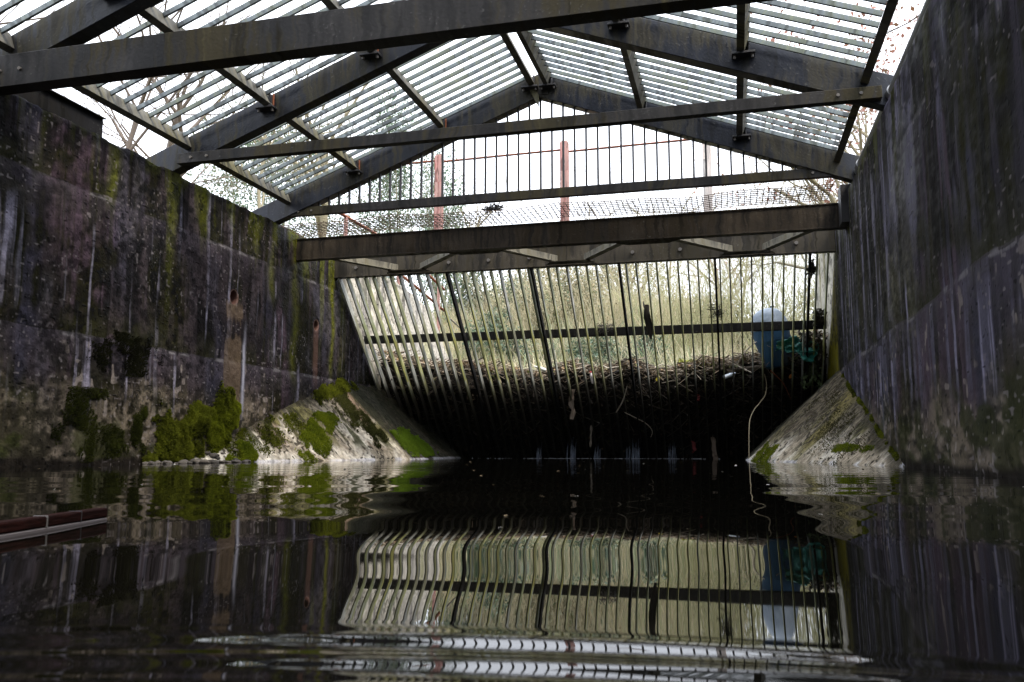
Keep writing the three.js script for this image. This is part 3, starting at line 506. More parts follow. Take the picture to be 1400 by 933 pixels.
// ---------------------------------------------------------------- debris held back by the screen
const raftY = x => 1.62 + 0.22 * sst(-4.2, -6.2, x) + 0.42 * sst(0.55, 1.4, x) + 0.26 * (fbm(x * 1.7, 3, 4, 901) - 0.5);
function colored(g, c) { const n = g.attributes.position.count, a = new Float32Array(n * 3); for (let i = 0; i < n; i++) a.set(c, 3 * i); g.setAttribute('color', new THREE.BufferAttribute(a, 3)); return g; }
function strip(g) { g = g.index ? g.toNonIndexed() : g; for (const k of Object.keys(g.attributes)) if (!['position', 'normal', 'color'].includes(k)) g.deleteAttribute(k); return g; }
{
  // packed mass: follows the back of the screen up to its crest, then runs back level to the bank
  const nx = 120, prof = [], P = [], I = [], C = [];
  for (let k = 0; k <= 26; k++) prof.push(['f', k / 26]); for (let k = 1; k <= 24; k++) prof.push(['t', k / 24]);
  for (let i = 0; i <= nx; i++) { const x = XL + (XR - XL) * i / nx, yt = raftY(x); for (const [f, t] of prof) {
    let y, z; if (f === 'f') { y = -0.3 + (yt + 0.3) * t; z = RZ(y) - 0.26 - 0.22 * fbm(x * 3, y * 3, 4, 905) - 0.25 * sst(0.75, 1, t); } else { y = yt + 0.05 * Math.sin(t * 3) + 0.12 * (fbm(x * 2, t * 9, 3, 907) - 0.5); z = RZ(yt) - 0.7 - t * 4.4; }
    P.push(x, y, z); const q = 0.6 + 0.8 * fbm(x * 9, y * 9 + z * 5, 3, 909); C.push(0.010 * q, 0.008 * q, 0.006 * q); } }
  const m = prof.length; for (let i = 0; i < nx; i++) for (let j = 0; j < m - 1; j++) { const a = i * m + j; I.push(a, a + m, a + m + 1, a, a + m + 1, a + 1); }
  const g = new THREE.BufferGeometry(); g.setAttribute('position', new THREE.Float32BufferAttribute(P, 3)); g.setAttribute('color', new THREE.Float32BufferAttribute(C, 3)); g.setIndex(I); g.computeVertexNormals();
  tag(part('debris_mound', g, std({ vertexColors: true, roughness: 1 }), scene), 'dark packed mass of flood debris piled behind the trash screen', 'debris', null, 'stuff');
  // loose sticks, stems and reed litter on and in it
  const R = rng(41), G = [], pal = [[0.15, 0.115, 0.08], [0.27, 0.22, 0.165], [0.07, 0.05, 0.035], [0.40, 0.35, 0.28], [0.05, 0.036, 0.026], [0.18, 0.145, 0.095]];
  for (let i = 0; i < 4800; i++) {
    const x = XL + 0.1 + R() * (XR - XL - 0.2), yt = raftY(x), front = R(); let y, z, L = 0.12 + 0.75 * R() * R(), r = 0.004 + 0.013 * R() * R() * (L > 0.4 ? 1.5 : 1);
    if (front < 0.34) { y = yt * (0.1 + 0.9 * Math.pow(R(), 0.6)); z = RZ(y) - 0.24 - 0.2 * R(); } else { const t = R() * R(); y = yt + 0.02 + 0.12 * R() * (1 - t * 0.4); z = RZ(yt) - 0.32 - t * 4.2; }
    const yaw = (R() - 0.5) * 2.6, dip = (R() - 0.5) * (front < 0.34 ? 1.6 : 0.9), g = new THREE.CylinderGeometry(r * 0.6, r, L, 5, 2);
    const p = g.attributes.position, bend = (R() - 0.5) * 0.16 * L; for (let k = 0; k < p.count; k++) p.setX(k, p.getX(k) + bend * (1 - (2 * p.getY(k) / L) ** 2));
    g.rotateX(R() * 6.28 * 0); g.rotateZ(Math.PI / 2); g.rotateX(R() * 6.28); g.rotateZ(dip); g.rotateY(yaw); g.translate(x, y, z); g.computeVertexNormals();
    const c = pal[Math.floor(R() * pal.length)], q = (0.6 + 0.7 * R()) * (y < yt - 0.12 ? 0.22 : 1); G.push(strip(colored(g, c.map(v => v * q))));  // sticks below the crest darkened in colour for the shade there
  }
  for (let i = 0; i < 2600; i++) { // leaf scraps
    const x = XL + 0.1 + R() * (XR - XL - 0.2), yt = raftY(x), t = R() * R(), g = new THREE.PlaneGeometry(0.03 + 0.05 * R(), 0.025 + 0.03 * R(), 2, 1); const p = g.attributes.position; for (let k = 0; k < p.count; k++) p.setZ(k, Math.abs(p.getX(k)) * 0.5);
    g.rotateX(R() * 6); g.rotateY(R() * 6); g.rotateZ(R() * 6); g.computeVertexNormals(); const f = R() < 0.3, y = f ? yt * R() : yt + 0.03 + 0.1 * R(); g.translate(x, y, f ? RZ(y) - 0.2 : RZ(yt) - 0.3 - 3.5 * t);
    const c = R() < 0.12 ? [0.2, 0.22, 0.05] : [0.22, 0.15, 0.08], q = (0.5 + 0.7 * R()) * (f ? 0.2 : 1); G.push(strip(colored(g, c.map(v => v * q))));  // scraps on the front face carry its shade in a darker colour
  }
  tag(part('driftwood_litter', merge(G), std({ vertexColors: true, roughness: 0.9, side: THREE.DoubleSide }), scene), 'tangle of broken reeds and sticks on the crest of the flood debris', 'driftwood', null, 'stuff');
}
const bark = maps(256, 256, 1, 1, (x, y) => { const n = fbm(x * 6, y * 30, 4, 951), f = fbm(x * 30, y * 30, 3, 953); return [...mix3([0.075, 0.058, 0.045], [0.2, 0.165, 0.135], n).map(v => v * (0.7 + 0.6 * f)), n, 1]; });
M.bark = mat(bark, { bumpScale: 0.01 });
M.palewood = std({ color: lin(0.36, 0.31, 0.24), roughness: 0.85 });
M.wetwood = std({ color: lin(0.035, 0.028, 0.024), roughness: 0.8 });
{
  const zc = y => RZ(y);
  // the branches that can be told apart
  const B = [
    ['thick barked branch lying on the debris left of the blue drum', [[-0.35, 1.60, -15.72], [0.0, 1.66, -15.75], [0.35, 1.80, -15.8], [0.55, 1.83, -15.85]], [0.055, 0.06, 0.05, 0.04], M.bark],
    ['second barked branch lying in front of the thick one near the drum', [[-0.1, 1.55, -15.66], [0.35, 1.60, -15.7], [0.85, 1.66, -15.72]], [0.035, 0.04, 0.025], M.bark],
    ['thin pale curved branch springing up in front of the blue drum', [[-0.02, 1.35, -15.9], [0.12, 1.72, -15.5], [0.35, 1.98, -15.36], [0.66, 2.1, -15.3], [0.86, 2.24, -15.2]], [0.014, 0.012, 0.009, 0.005], M.palewood],
    ['pale bent stick poking through the bars near the left end of the screen', [[-5.0, 2.55, -14.9], [-4.85, 2.42, -14.85], [-4.78, 2.36, -14.8]], [0.014, 0.012, 0.008], M.wetwood],
    ['broken stick leaning against the lower middle of the screen', [[-2.1, 0.85, RZ(0.85) + 0.1], [-1.95, 1.05, RZ(1.05) + 0.1], [-1.84, 1.3, RZ(1.3) + 0.08]], [0.012, 0.012, 0.007], M.palewood],
    ['thin bent twig hanging in front of the screen left of its middle post', [[-1.95, 0.85, RZ(0.85) + 0.09], [-1.55, 0.62, RZ(0.6) + 0.1], [-1.48, 0.5, RZ(0.5) + 0.12], [-1.52, 0.4, RZ(0.4) + 0.12]], [0.007, 0.007, 0.005], M.palewood],
    ['red brown twig hanging below the drum on the right of the screen', [[0.62, 1.5, RZ(1.5) + 0.09], [0.82, 1.3, RZ(1.3) + 0.1], [0.95, 1.05, RZ(1.05) + 0.12]], [0.012, 0.01, 0.006], M.rust],
  ];
  for (const [label, pts, r, m] of B) tag(part('branch', tubeGeo(pts.map(p => V(...p)), r, 7), m, scene), label, 'branch');
  // rope
  const rp = [[0.52, 1.45, RZ(1.45) + 0.05], [0.55, 1.28, RZ(1.3) + 0.14], [0.53, 1.12, RZ(1.1) + 0.35], [0.42, 0.95, RZ(1) + 0.7], [0.32, 0.82, RZ(0.95) + 1.2], [0.24, 0.65, RZ(0.8) + 1.6], [0.215, 0.42, RZ(0.75) + 1.9], [0.205, 0.2, RZ(0.7) + 2.1], [0.195, -0.1, RZ(0.7) + 2.2]].map(p => V(...p));
  tag(part('rope', tubeGeo(rp, [0.007, 0.010, 0.009, 0.008], 7), std({ color: lin(0.24, 0.20, 0.125), roughness: 0.95 }), scene), 'frayed pale rope trailing from the debris down into the water on the right', 'rope');
  // wood chunk on the cross rail
  const ch = thing('driftwood_log', 'short dark upright log wedged against the cross rail of the screen', 'log', null, V(-1.345, 2.08, RZ(2.3) + 0.0));
  { const g = tubeGeo([V(0.02, -0.05, -0.1), V(0.0, 0.15, -0.02), V(-0.03, 0.35, 0.07), V(-0.02, 0.50, 0.12)], [0.02, 0.05, 0.06, 0.035], 9), p = g.attributes.position; for (let i = 0; i < p.count; i++) { const k = 1 + 0.35 * (vn(p.getX(i) * 40, p.getY(i) * 30 + p.getZ(i) * 20, 961) - 0.5); p.setX(i, p.getX(i) * k); } g.computeVertexNormals(); part('stump', g, M.wetwood, ch); part('snag', tubeGeo([V(-0.03, 0.42, 0.1), V(-0.07, 0.5, 0.12), V(-0.075, 0.56, 0.12)], [0.03, 0.02, 0.008], 6), M.wetwood, ch); }
  // clumps of trash on the bars
  const clump = (name, label, cat, c, size, n, seed, m, leafy) => { const R = rng(seed), G = []; for (let i = 0; i < n; i++) { const g = leafy ? new THREE.PlaneGeometry(0.035 + 0.05 * R(), 0.03 + 0.02 * R(), 2, 1) : new THREE.CylinderGeometry(0.003, 0.006, 0.05 + 0.14 * R(), 4); if (leafy) { const p = g.attributes.position; for (let k = 0; k < p.count; k++) p.setZ(k, Math.abs(p.getX(k)) * 0.6); } g.rotateX(R() * 6); g.rotateZ(R() * 6); g.rotateY(R() * 6); const a = R() * 6.28, b = Math.cbrt(R()); g.translate(Math.cos(a) * b * size[0], (R() * 2 - 1) * b * size[1], Math.sin(a) * b * size[2]); g.computeVertexNormals(); G.push(strip(g)); } const o = tag(part(name, merge(G), m, scene), label, cat); o.position.set(...c); return o; };
  const leafDark = std({ color: lin(0.04, 0.035, 0.022), roughness: 0.9, side: THREE.DoubleSide }), leafGreen = std({ color: lin(0.07, 0.10, 0.04), roughness: 0.8, side: THREE.DoubleSide });
  clump('twig_knot', 'small knot of twigs snagged on a stiffener bar above the cross rail', 'twig knot', [-0.24, 2.40, RZ(2.4) + 0.08], [0.10, 0.14, 0.05], 60, 71, M.wetwood);
  clump('twig_knot', 'knot of dry stems caught on the cross rail at mid screen', 'twig knot', [-2.1, 2.25, RZ(2.25) - 0.08], [0.16, 0.10, 0.08], 60, 72, M.wetwood);
  clump('leaf_clump', 'dark clump of dead leaves stuck at the right end of the cross rail', 'leaf clump', [1.38, 2.3, RZ(2.3) - 0.1], [0.09, 0.13, 0.09], 110, 73, leafDark, true);
  clump('leaf_clump', 'small tuft of dead leaves caught high at the right edge of the screen', 'leaf clump', [1.22, 2.95, RZ(2.95)], [0.05, 0.14, 0.06], 50, 74, leafDark, true);
  clump('leafy_weed', 'leafy green weed sprouting from the debris beside the right wall', 'weed', [1.28, 1.5, RZ(1.5) - 0.08], [0.16, 0.36, 0.14], 200, 75, leafGreen, true);
  clump('leaf_clump', 'black heap of leaves piled in the corner against the right wall', 'leaf clump', [1.3, 1.9, RZ(1.9) - 0.22], [0.22, 0.26, 0.15], 380, 76, leafDark, true);
  clump('moss', 'bright yellow green cushion of moss on the crest of the debris', 'moss', [-0.62, 1.72, -15.9], [0.34, 0.05, 0.2], 420, 77, std({ color: lin(0.24, 0.25, 0.05), roughness: 1, side: THREE.DoubleSide }), true).userData.kind = 'stuff';
  // drum
  const d = thing('plastic_drum', 'blue plastic drum with a top painted pale for sky light, leaning behind the right of the screen', 'drum', null, V(0.76, 1.68, -15.5)); d.rotation.set(0.06, 0, -0.12);
  d.rotation.set(0.1, 0, 0.2);
  const blue = mat(maps(256, 256, 1, 1, (x, y) => { const n = fbm(x * 6, y * 5, 4, 981), m = fbm(x * 14, y * 3, 3, 983); let c = mix3([0.009, 0.035, 0.075], [0.020, 0.062, 0.12], n); c = mix3(c, [0.06, 0.055, 0.045], 0.7 * sst(0.5, 0.75, m) * sst(0.7, 0.2, y)); return [...c, n, 0.45 + 0.3 * m]; }), { bumpScale: 0.002 }), paleTop = mat(maps(128, 128, 1, 1, (x, y) => { const n = fbm(x * 6, y * 6, 4, 985); return [...mix3([0.085, 0.115, 0.15], [0.22, 0.26, 0.31], n), n, 0.6]; }), { bumpScale: 0.002 });
  const pr = [[0, -0.1], [0.2, -0.1], [0.235, -0.05], [0.27, 0.15], [0.30, 0.36], [0.312, 0.38], [0.303, 0.41], [0.318, 0.58]].map(p => new THREE.Vector2(...p));
  part('drum_body', new THREE.LatheGeometry(pr, 40), blue, d);
  part('drum_top', new THREE.LatheGeometry([[0.318, 0.58], [0.325, 0.60], [0.315, 0.64], [0.295, 0.73], [0.255, 0.82], [0.20, 0.885], [0.13, 0.925], [0.06, 0.94], [0, 0.942]].map(p => new THREE.Vector2(...p)), 40), paleTop, d);  // sky light on the dome put into its paler colour
  part('bung', new THREE.CylinderGeometry(0.035, 0.035, 0.03, 14).translate(0.12, 0.945, 0.03), blue, d);
  // green sheet
  { const g = new THREE.PlaneGeometry(0.62, 0.5, 40, 32), p = g.attributes.position; for (let i = 0; i < p.count; i++) { const u = p.getX(i), v = p.getY(i); const a = fbm(u * 7 + 3, v * 7, 4, 971), b = fbm(u * 5, v * 9 + 4, 3, 973); p.setXYZ(i, u + 0.14 * (b - 0.5), v * (0.55 + 0.25 * Math.sin(u * 5)) + 0.18 * (a - 0.5) - 0.5 * u * u, 0.28 * Math.abs(a - 0.5) + 0.16 * b - 0.15 * v * v); } g.computeVertexNormals();
    const q = g.clone(); const n = q.attributes.normal, pp = q.attributes.position; for (let i = 0; i < pp.count; i++) pp.setXYZ(i, pp.getX(i) - 0.004 * n.getX(i), pp.getY(i) - 0.004 * n.getY(i), pp.getZ(i) - 0.004 * n.getZ(i));
    const o = tag(part('plastic_sheet', merge([g, q]), new THREE.MeshPhysicalMaterial({ color: lin(0.014, 0.13, 0.105), roughness: 0.4, side: THREE.DoubleSide }), scene), 'crumpled turquoise plastic sheet wedged to the right of the blue drum', 'plastic sheet'); o.position.set(1.05, 1.84, RZ(1.84) - 0.2); o.rotation.set(-0.3, 0, -0.25); }
  // bottles and scraps
  const bottle = (label, at, rot, c, cap) => { const o = thing('plastic_bottle', label, 'bottle', null, V(...at)); part('bottle_body', new THREE.LatheGeometry([[0, 0], [0.03, 0], [0.035, 0.01], [0.035, 0.13], [0.03, 0.16], [0.014, 0.19], [0.013, 0.205]].map(p => new THREE.Vector2(...p)), 20), new THREE.MeshPhysicalMaterial({ color: c, roughness: 0.25 }), o); part('bottle_cap', new THREE.CylinderGeometry(0.016, 0.016, 0.02, 14).translate(0, 0.214, 0), std({ color: cap, roughness: 0.5 }), o); o.rotation.set(...rot); };
  bottle('pale bottle lying in the debris between the drum and the moss cushion', [-0.16, 1.42, RZ(1.42) - 0.06], [0.2, 0.4, -1.3], lin(0.55, 0.62, 0.7), lin(0.4, 0.45, 0.6));
  bottle('small white bottle with a red cap in the dark debris at mid screen', [-2.45, 1.36, RZ(1.4) - 0.05], [0.3, 0, 0.2], lin(0.65, 0.6, 0.6), lin(0.5, 0.03, 0.04));
  bottle('white bottle half buried in the reeds left of the middle of the screen', [-3.35, 1.62, RZ(1.6) - 0.3], [0.1, 0.5, 1.2], lin(0.6, 0.6, 0.58), lin(0.6, 0.6, 0.6));
  const rag = (label, at, w, h, c, seed) => { const g = new THREE.PlaneGeometry(w, h, 8, 20), p = g.attributes.position; for (let i = 0; i < p.count; i++) { const v = p.getY(i) / h; p.setX(i, p.getX(i) * (0.55 + 0.7 * vn(v * 6, 1, seed)) + 0.05 * (vn(v * 4, 5, seed) - 0.5)); p.setZ(i, 0.05 * vn(p.getX(i) * 30, v * 7, seed)); } g.computeVertexNormals(); const q = g.clone().translate(0, 0, -0.004); const o = tag(part('rag', merge([g, q]), std({ color: lin(...c), roughness: 0.9, side: THREE.DoubleSide }), scene), label, 'rag'); o.position.set(...at); };
  rag('torn buff rag hanging from the bars at the middle of the screen', [-1.78 - 1.1, 1.0, RZ(1.0) + 0.13], 0.09, 0.55, [0.13, 0.10, 0.075], 81);
  rag('thin pale strip hanging near the water in the dark under the screen', [-2.62, 0.42, RZ(0.5) + 0.16], 0.04, 0.4, [0.13, 0.11, 0.085], 82);
  rag('red plastic scrap in the dark debris right of the middle post', [-0.75, 0.22, RZ(0.25) + 0.12], 0.06, 0.22, [0.09, 0.012, 0.012], 83);
  rag('dull red scrap caught in the debris under the moss cushion', [-0.62, 1.08, RZ(1.08) + 0.1], 0.05, 0.12, [0.10, 0.014, 0.012], 84);
  rag('pale brown strip hanging beside the rope at the foot of the screen', [0.12 - 0.5, 0.2, RZ(0.25) + 0.15], 0.08, 0.4, [0.10, 0.075, 0.055], 85);
  const leafy = (label, at, c) => { const g = new THREE.SphereGeometry(0.05, 10, 6); g.scale(1, 0.6, 0.2); const p = g.attributes.position; for (let i = 0; i < p.count; i++) p.setZ(i, p.getZ(i) + 8 * p.getX(i) ** 2); g.computeVertexNormals(); const o = tag(part('fallen_leaf', g, std({ color: lin(...c), roughness: 0.7 }), scene), label, 'leaf'); o.position.set(...at); o.rotation.set(0.3, 0.2, 0.8); };
  leafy('yellow leaf on the debris left of the middle post of the screen', [-1.3, 1.42, RZ(1.42) - 0.1], [0.5, 0.42, 0.04]);
  leafy('orange leaf glowing in the dark debris below the blue drum', [0.96, 1.42, RZ(1.42) - 0.08], [0.5, 0.17, 0.03]);
}
// water trickling out at the foot of the debris
{
  const m = new THREE.MeshPhysicalMaterial({ color: lin(0.3, 0.35, 0.45), roughness: 0.4, transmission: 0.7, thickness: 0, ior: 1.33 });
  const R = rng(91);
  for (const [x, w, h, label] of [[-3.05, 0.22, 0.42, 'thin white water trickle under the left part of the screen'], [-2.55, 0.12, 0.3, 'narrow water trickle just right of the left one'], [-1.9, 0.3, 0.4, 'widest white water trickle under the middle of the screen'], [-1.15, 0.14, 0.32, 'faint water trickle right of the middle of the screen'], [-3.7, 0.1, 0.35, 'faint leftmost water trickle under the screen']]) {
    const G = []; for (let i = 0; i < w * 60; i++) { const xx = (R() - 0.5) * w, hh = h * (0.4 + 0.6 * R()), z = RZ(0.1) + 0.16 + 0.1 * R(); G.push(tubeGeo([V(xx, hh, -0.05), V(xx + 0.01 * (R() - 0.5), hh * 0.6, 0.03), V(xx + 0.03 * (R() - 0.5), -0.01, 0.06 + 0.03 * R())], [0.002, 0.004, 0.006], 4)); }
    const o = tag(part('water_trickle', merge(G), m, scene), label, 'water trickle'); o.position.set(x, 0, RZ(0.1) + 0.2);
  }
  const F = []; for (let i = 0; i < 260; i++) { const x = R() < 0.8 ? -4.0 + 3.4 * R() : XL + 1.5 + R() * 5; const g = new THREE.SphereGeometry(0.004 + 0.010 * R(), 6, 4); g.scale(1.6, 0.5, 1); g.translate(x, 0.003, RZ(0.1) + 0.3 + 0.16 * R() * R()); F.push(g); }
  tag(part('foam', merge(F), std({ color: lin(0.3, 0.31, 0.34), roughness: 0.5 }), scene), 'thin line of white foam where the trickles meet the pool', 'foam', null, 'stuff');
}
{ // specks of seed fluff and leaf scraps drifting on the pool
  const R = rng(131), G = []; for (let i = 0; i < 170; i++) { const z = -1.3 - 11 * Math.pow(R(), 1.4), x = XL + 0.3 + R() * (XR - XL - 0.6), r = 0.0025 + 0.006 * R() * (1 + Math.abs(z) * 0.12), g = new THREE.CircleGeometry(r, 6); g.scale(1, 0.5 + R(), 1); g.rotateX(-Math.PI / 2 + (R() - 0.5) * 0.5); g.rotateY(R() * 6); g.translate(x, waterHeight(x, z) + 0.002, z); const c = R() < 0.35 ? [0.4, 0.38, 0.34] : [0.12, 0.085, 0.04]; G.push(strip(colored(g, c))); }
  tag(part('surface_litter', merge(G), std({ vertexColors: true, roughness: 0.9, side: THREE.DoubleSide }), scene), 'tiny seed fluff and leaf scraps drifting on the dark pool', 'litter', null, 'stuff');
}
// floating plank
{
  const o = thing('floating_plank', 'dark red floating plank with a white lower edge at the left edge of the picture', 'plank', null, V(-1.40, 0, -1.72));
  const red = maps(256, 64, 1, 0.1, (x, y) => { const n = fbm(x * 30, y * 200, 3, 985); return [...mix3([0.006, 0.0022, 0.0018], [0.018, 0.0052, 0.0042], n), n, 0.9]; });
  part('board', bx(1.3, 0.022, 0.03, 0.004).translate(0.65, 0.018, 0.015), new THREE.MeshPhysicalMaterial({ ...red, roughness: 1, bumpScale: 0.001, specularIntensity: 0.1 }), o);
  part('white_edge', bx(1.297, 0.010, 0.028, 0.003).translate(0.65, 0.0015, 0.0135), std({ color: lin(0.085, 0.076, 0.082), roughness: 0.6 }), o);
  part('joint', boxAt(0.255, 0.259, 0.006, 0.0300, -0.0015, 0.028, 0.0007), std({ color: lin(0.10, 0.095, 0.095), roughness: 0.7 }), o);
  part('joint', boxAt(0.12, 0.122, 0.006, 0.0298, -0.001, 0.028, 0.0006), M.dark, o);
  o.rotation.y = -(Math.PI / 2 - 0.24); o.rotation.z = 0.0;
}
// small stones at the near end of the left apron
{
  const R = rng(95); const base = new THREE.IcosahedronGeometry(1, 2); const p = base.attributes.position;
  const gm = mergeVertices(base); { const q = gm.attributes.position; for (let i = 0; i < q.count; i++) { const k = 0.75 + 0.5 * vn(q.getX(i) * 1.7 + 5, q.getY(i) * 1.7 + q.getZ(i), 991); q.setXYZ(i, q.getX(i) * k, q.getY(i) * k * 0.6, q.getZ(i) * k); } gm.computeVertexNormals(); }
  const G = []; for (let i = 0; i < 70; i++) { const s = 0.02 + 0.06 * R() * R(), g = gm.clone(); g.scale(s, s, s); g.rotateY(R() * 6); const z = -8.6 - 1.9 * R(), w = 0.03 + R() * 0.4; g.translate(XL + w, Math.max(0.0, apronY(0, w, z)) + 0.2 * s, z); const q = 0.5 + R(); G.push(strip(colored(g, [0.05 * q, 0.043 * q, 0.035 * q]))); }
  tag(part('rubble', merge(G), std({ vertexColors: true, roughness: 0.9 }), scene), 'small wet stones along the waterline below the big moss cushion', 'rubble', null, 'stuff');
}

// ---------------------------------------------------------------- moss
{
  const blade = (() => { const G = []; for (let k = 0; k < 5; k++) { const a = k * 1.256, g = new THREE.BufferGeometry(); const c = Math.cos(a), s = Math.sin(a); g.setAttribute('position', new THREE.Float32BufferAttribute([-0.2 * s, 0, 0.2 * c, 0.2 * s, 0, -0.2 * c, 0.55 * c, 0.95, 0.55 * s], 3)); g.setIndex([0, 1, 2]); g.computeVertexNormals(); G.push(g.toNonIndexed()); } return mergeGeometries(G); })();
  const m = new THREE.MeshPhysicalMaterial({ color: 0xffffff, roughness: 0.95, side: THREE.DoubleSide, specularIntensity: 0.1, transmission: 0.25, thickness: 0 });
  function moss(label, n, size, seed, place, c0, c1) {
    const R = rng(seed), im = new THREE.InstancedMesh(blade, m, n), q = new THREE.Quaternion(), mm = new THREE.Matrix4(), up = V(0, 1, 0); let k = 0, tries = 0;
    while (k < n && tries++ < n * 12) {
      const o = place(R); if (!o) continue;
      const d = o.n.clone().add(V((R() - 0.5) * 1.2, (R() - 0.3) * 1.2, (R() - 0.5) * 1.2)).normalize(); q.setFromUnitVectors(up, d);
      const s = size * (0.5 + R()); mm.compose(o.p, q, V(s, s * (0.8 + 0.8 * R()), s)); im.setMatrixAt(k, mm);
      const t = clamp(o.t * 0.6 + 0.5 * R() - 0.1); im.setColorAt(k, lin(...mix3(c0, c1, t))); k++;
    }
    im.count = k; im.name = numbered('moss'); im.castShadow = im.receiveShadow = true; scene.add(im); return tag(im, label, 'moss', null, 'stuff');
  }
  const onWall = (side, cz, cy, rz, ry, bulge, seed) => R => { // ragged patch hanging on a wall
    const z = cz + (R() * 2 - 1) * rz, y = cy + (R() * 2 - 1) * ry, e = ((z - cz) / rz) ** 2 + ((y - cy) / ry) ** 2, f = 1 - 1.2 * e + 1.25 * (fbm(z * 3.4, y * 3.4, 4, seed) - 0.5) * 2;
    if (R() > f * 1.5 || y < 0.02) return null; const b = bulge * Math.sqrt(clamp(f, 0, 1)) * (0.6 + 0.8 * fbm(z * 9, y * 9, 2, seed + 2)) * (0.75 + 0.25 * R()), dir = side === 0 ? 1 : -1;
    return { p: V((side === 0 ? XL : XR) + dir * b, y, z), n: V(dir, 0.5, 0), t: fbm(z * 5, y * 5, 3, seed + 4) };
  };
  const onApron = (side, cz, cw, rz, rw, bulge, seed, rot = 0) => R => {
    let a = R() * 2 - 1, b = R() * 2 - 1; const z = cz + a * rz * Math.cos(rot) - b * rw * Math.sin(rot), w = cw + a * rz * Math.sin(rot) + b * rw * Math.cos(rot); if (w < 0.0) return null;
    const f = 1 - a * a - b * b + 1.3 * (fbm(z * 5, w * 5, 4, seed) - 0.5) * 2, y = apronY(side, w, z); if (R() > f * 1.1 || y < -0.01) return null;
    return { p: V((side === 0 ? XL + w : XR - w), y + bulge * clamp(f) * R(), z), n: V(side === 0 ? 0.7 : -0.7, 0.8, 0.3), t: fbm(z * 5, w * 5, 3, seed + 4) };
  };
  const D0 = [0.012, 0.014, 0.004], D1 = [0.20, 0.225, 0.018], B0 = [0.05, 0.075, 0.006], B1 = [0.26, 0.30, 0.018];
  moss('biggest dark green moss cushion at the foot of the left wall', 20000, 0.019, 101, onWall(0, -9.55, 0.26, 0.85, 0.6, 0.06, 111), D0, D1);
  moss('tall brighter moss tongue under the upper drain hole on the left wall', 11000, 0.018, 102, onWall(0, -10.3, 0.52, 0.36, 0.56, 0.07, 112), D0, B1);
  moss('dark moss spread along the top edge of the left apron', 3200, 0.018, 103, onApron(0, -11.2, 0.18, 0.9, 0.22, 0.05, 113), D0, D1);
  moss('thin dark moss patch on the left wall between picture edge and cushion', 5000, 0.015, 104, onWall(0, -7.9, 0.42, 0.6, 0.40, 0.03, 114), D0, [0.06, 0.07, 0.012]);
  moss('small moss tuft on the left wall just before the biggest cushion', 1800, 0.015, 105, onWall(0, -8.68, 0.42, 0.2, 0.3, 0.03, 115), D0, [0.07, 0.085, 0.012]);
  moss('ragged dark moss hanging from the pour joint high on the left wall', 2600, 0.016, 106, onWall(0, -8.25, 1.24, 0.75, 0.25, 0.012, 116), [0.006, 0.006, 0.003], [0.022, 0.024, 0.008]);
  moss('bright green moss low on the left apron next to the big cushion', 3500, 0.018, 107, onApron(0, -10.45, 0.26, 0.42, 0.14, 0.05, 117, 0.25), B0, B1);
  moss('bright green moss in the middle of the left apron', 5500, 0.02, 108, onApron(0, -12.2, 0.5, 0.75, 0.2, 0.035, 118, 0.2), B0, B1);
  moss('vivid green moss at the far waterline end of the left apron', 6000, 0.02, 109, onApron(0, -14.6, 1.1, 0.8, 0.27, 0.04, 119), [0.07, 0.11, 0.008], [0.15, 0.24, 0.02]);
  moss('olive moss running down the crest of the left apron', 5000, 0.018, 121, onApron(0, -13.4, 0.5, 0.3, 0.55, 0.03, 122), D0, [0.11, 0.115, 0.03]);
  moss('dark moss where the left apron meets the wall at its highest point', 4000, 0.022, 123, onApron(0, -13.6, 0.08, 0.8, 0.13, 0.06, 124), D0, D1);
  moss('small bright moss streak low on the right apron', 1300, 0.013, 125, onApron(1, -10.7, 0.31, 0.7, 0.05, 0.012, 126, -0.28), B0, B1);
  moss('green moss at the left waterline corner of the right apron', 2000, 0.014, 127, onApron(1, -13.1, 1.15, 0.6, 0.2, 0.015, 128, -0.1), B0, B1);
  moss('thin dark moss along the seam of the right apron and wall', 2600, 0.013, 129, onApron(1, -11.2, 0.0, 2.2, 0.035, 0.03, 130), D0, D1);
  moss('brownish moss patches on the upper right apron', 1500, 0.014, 131, onApron(1, -12.0, 0.35, 1.7, 0.30, 0.012, 132), D0, [0.10, 0.09, 0.03]);
}

// ---------------------------------------------------------------- trees and undergrowth
const twigMat = [std({ color: lin(0.105, 0.085, 0.07), roughness: 0.95 }), std({ color: lin(0.20, 0.18, 0.12), roughness: 0.95 })];
function seg(a, b, ra, rb, sides) { const d = b.clone().sub(a), L = d.length(), g = new THREE.CylinderGeometry(rb, ra, L, sides, 1, true); g.applyQuaternion(new THREE.Quaternion().setFromUnitVectors(V(0, 1, 0), d.normalize())); return strip(g.translate((a.x + b.x) / 2, (a.y + b.y) / 2, (a.z + b.z) / 2)); }
const leafGeo = (() => { const g = new THREE.BufferGeometry(); g.setAttribute('position', new THREE.Float32BufferAttribute([0, 0, 0, 0.32, 0.5, 0.1, 0, 1, 0, -0.32, 0.5, 0.1, 0, 0.5, 0], 3)); g.setIndex([0, 1, 4, 1, 2, 4, 2, 3, 4, 3, 0, 4]); g.computeVertexNormals(); return g; })();
const leafMats = { ivy: new THREE.MeshPhysicalMaterial({ color: 0xffffff, roughness: 0.7, side: THREE.DoubleSide, transmission: 0.4, thickness: 0 }) };
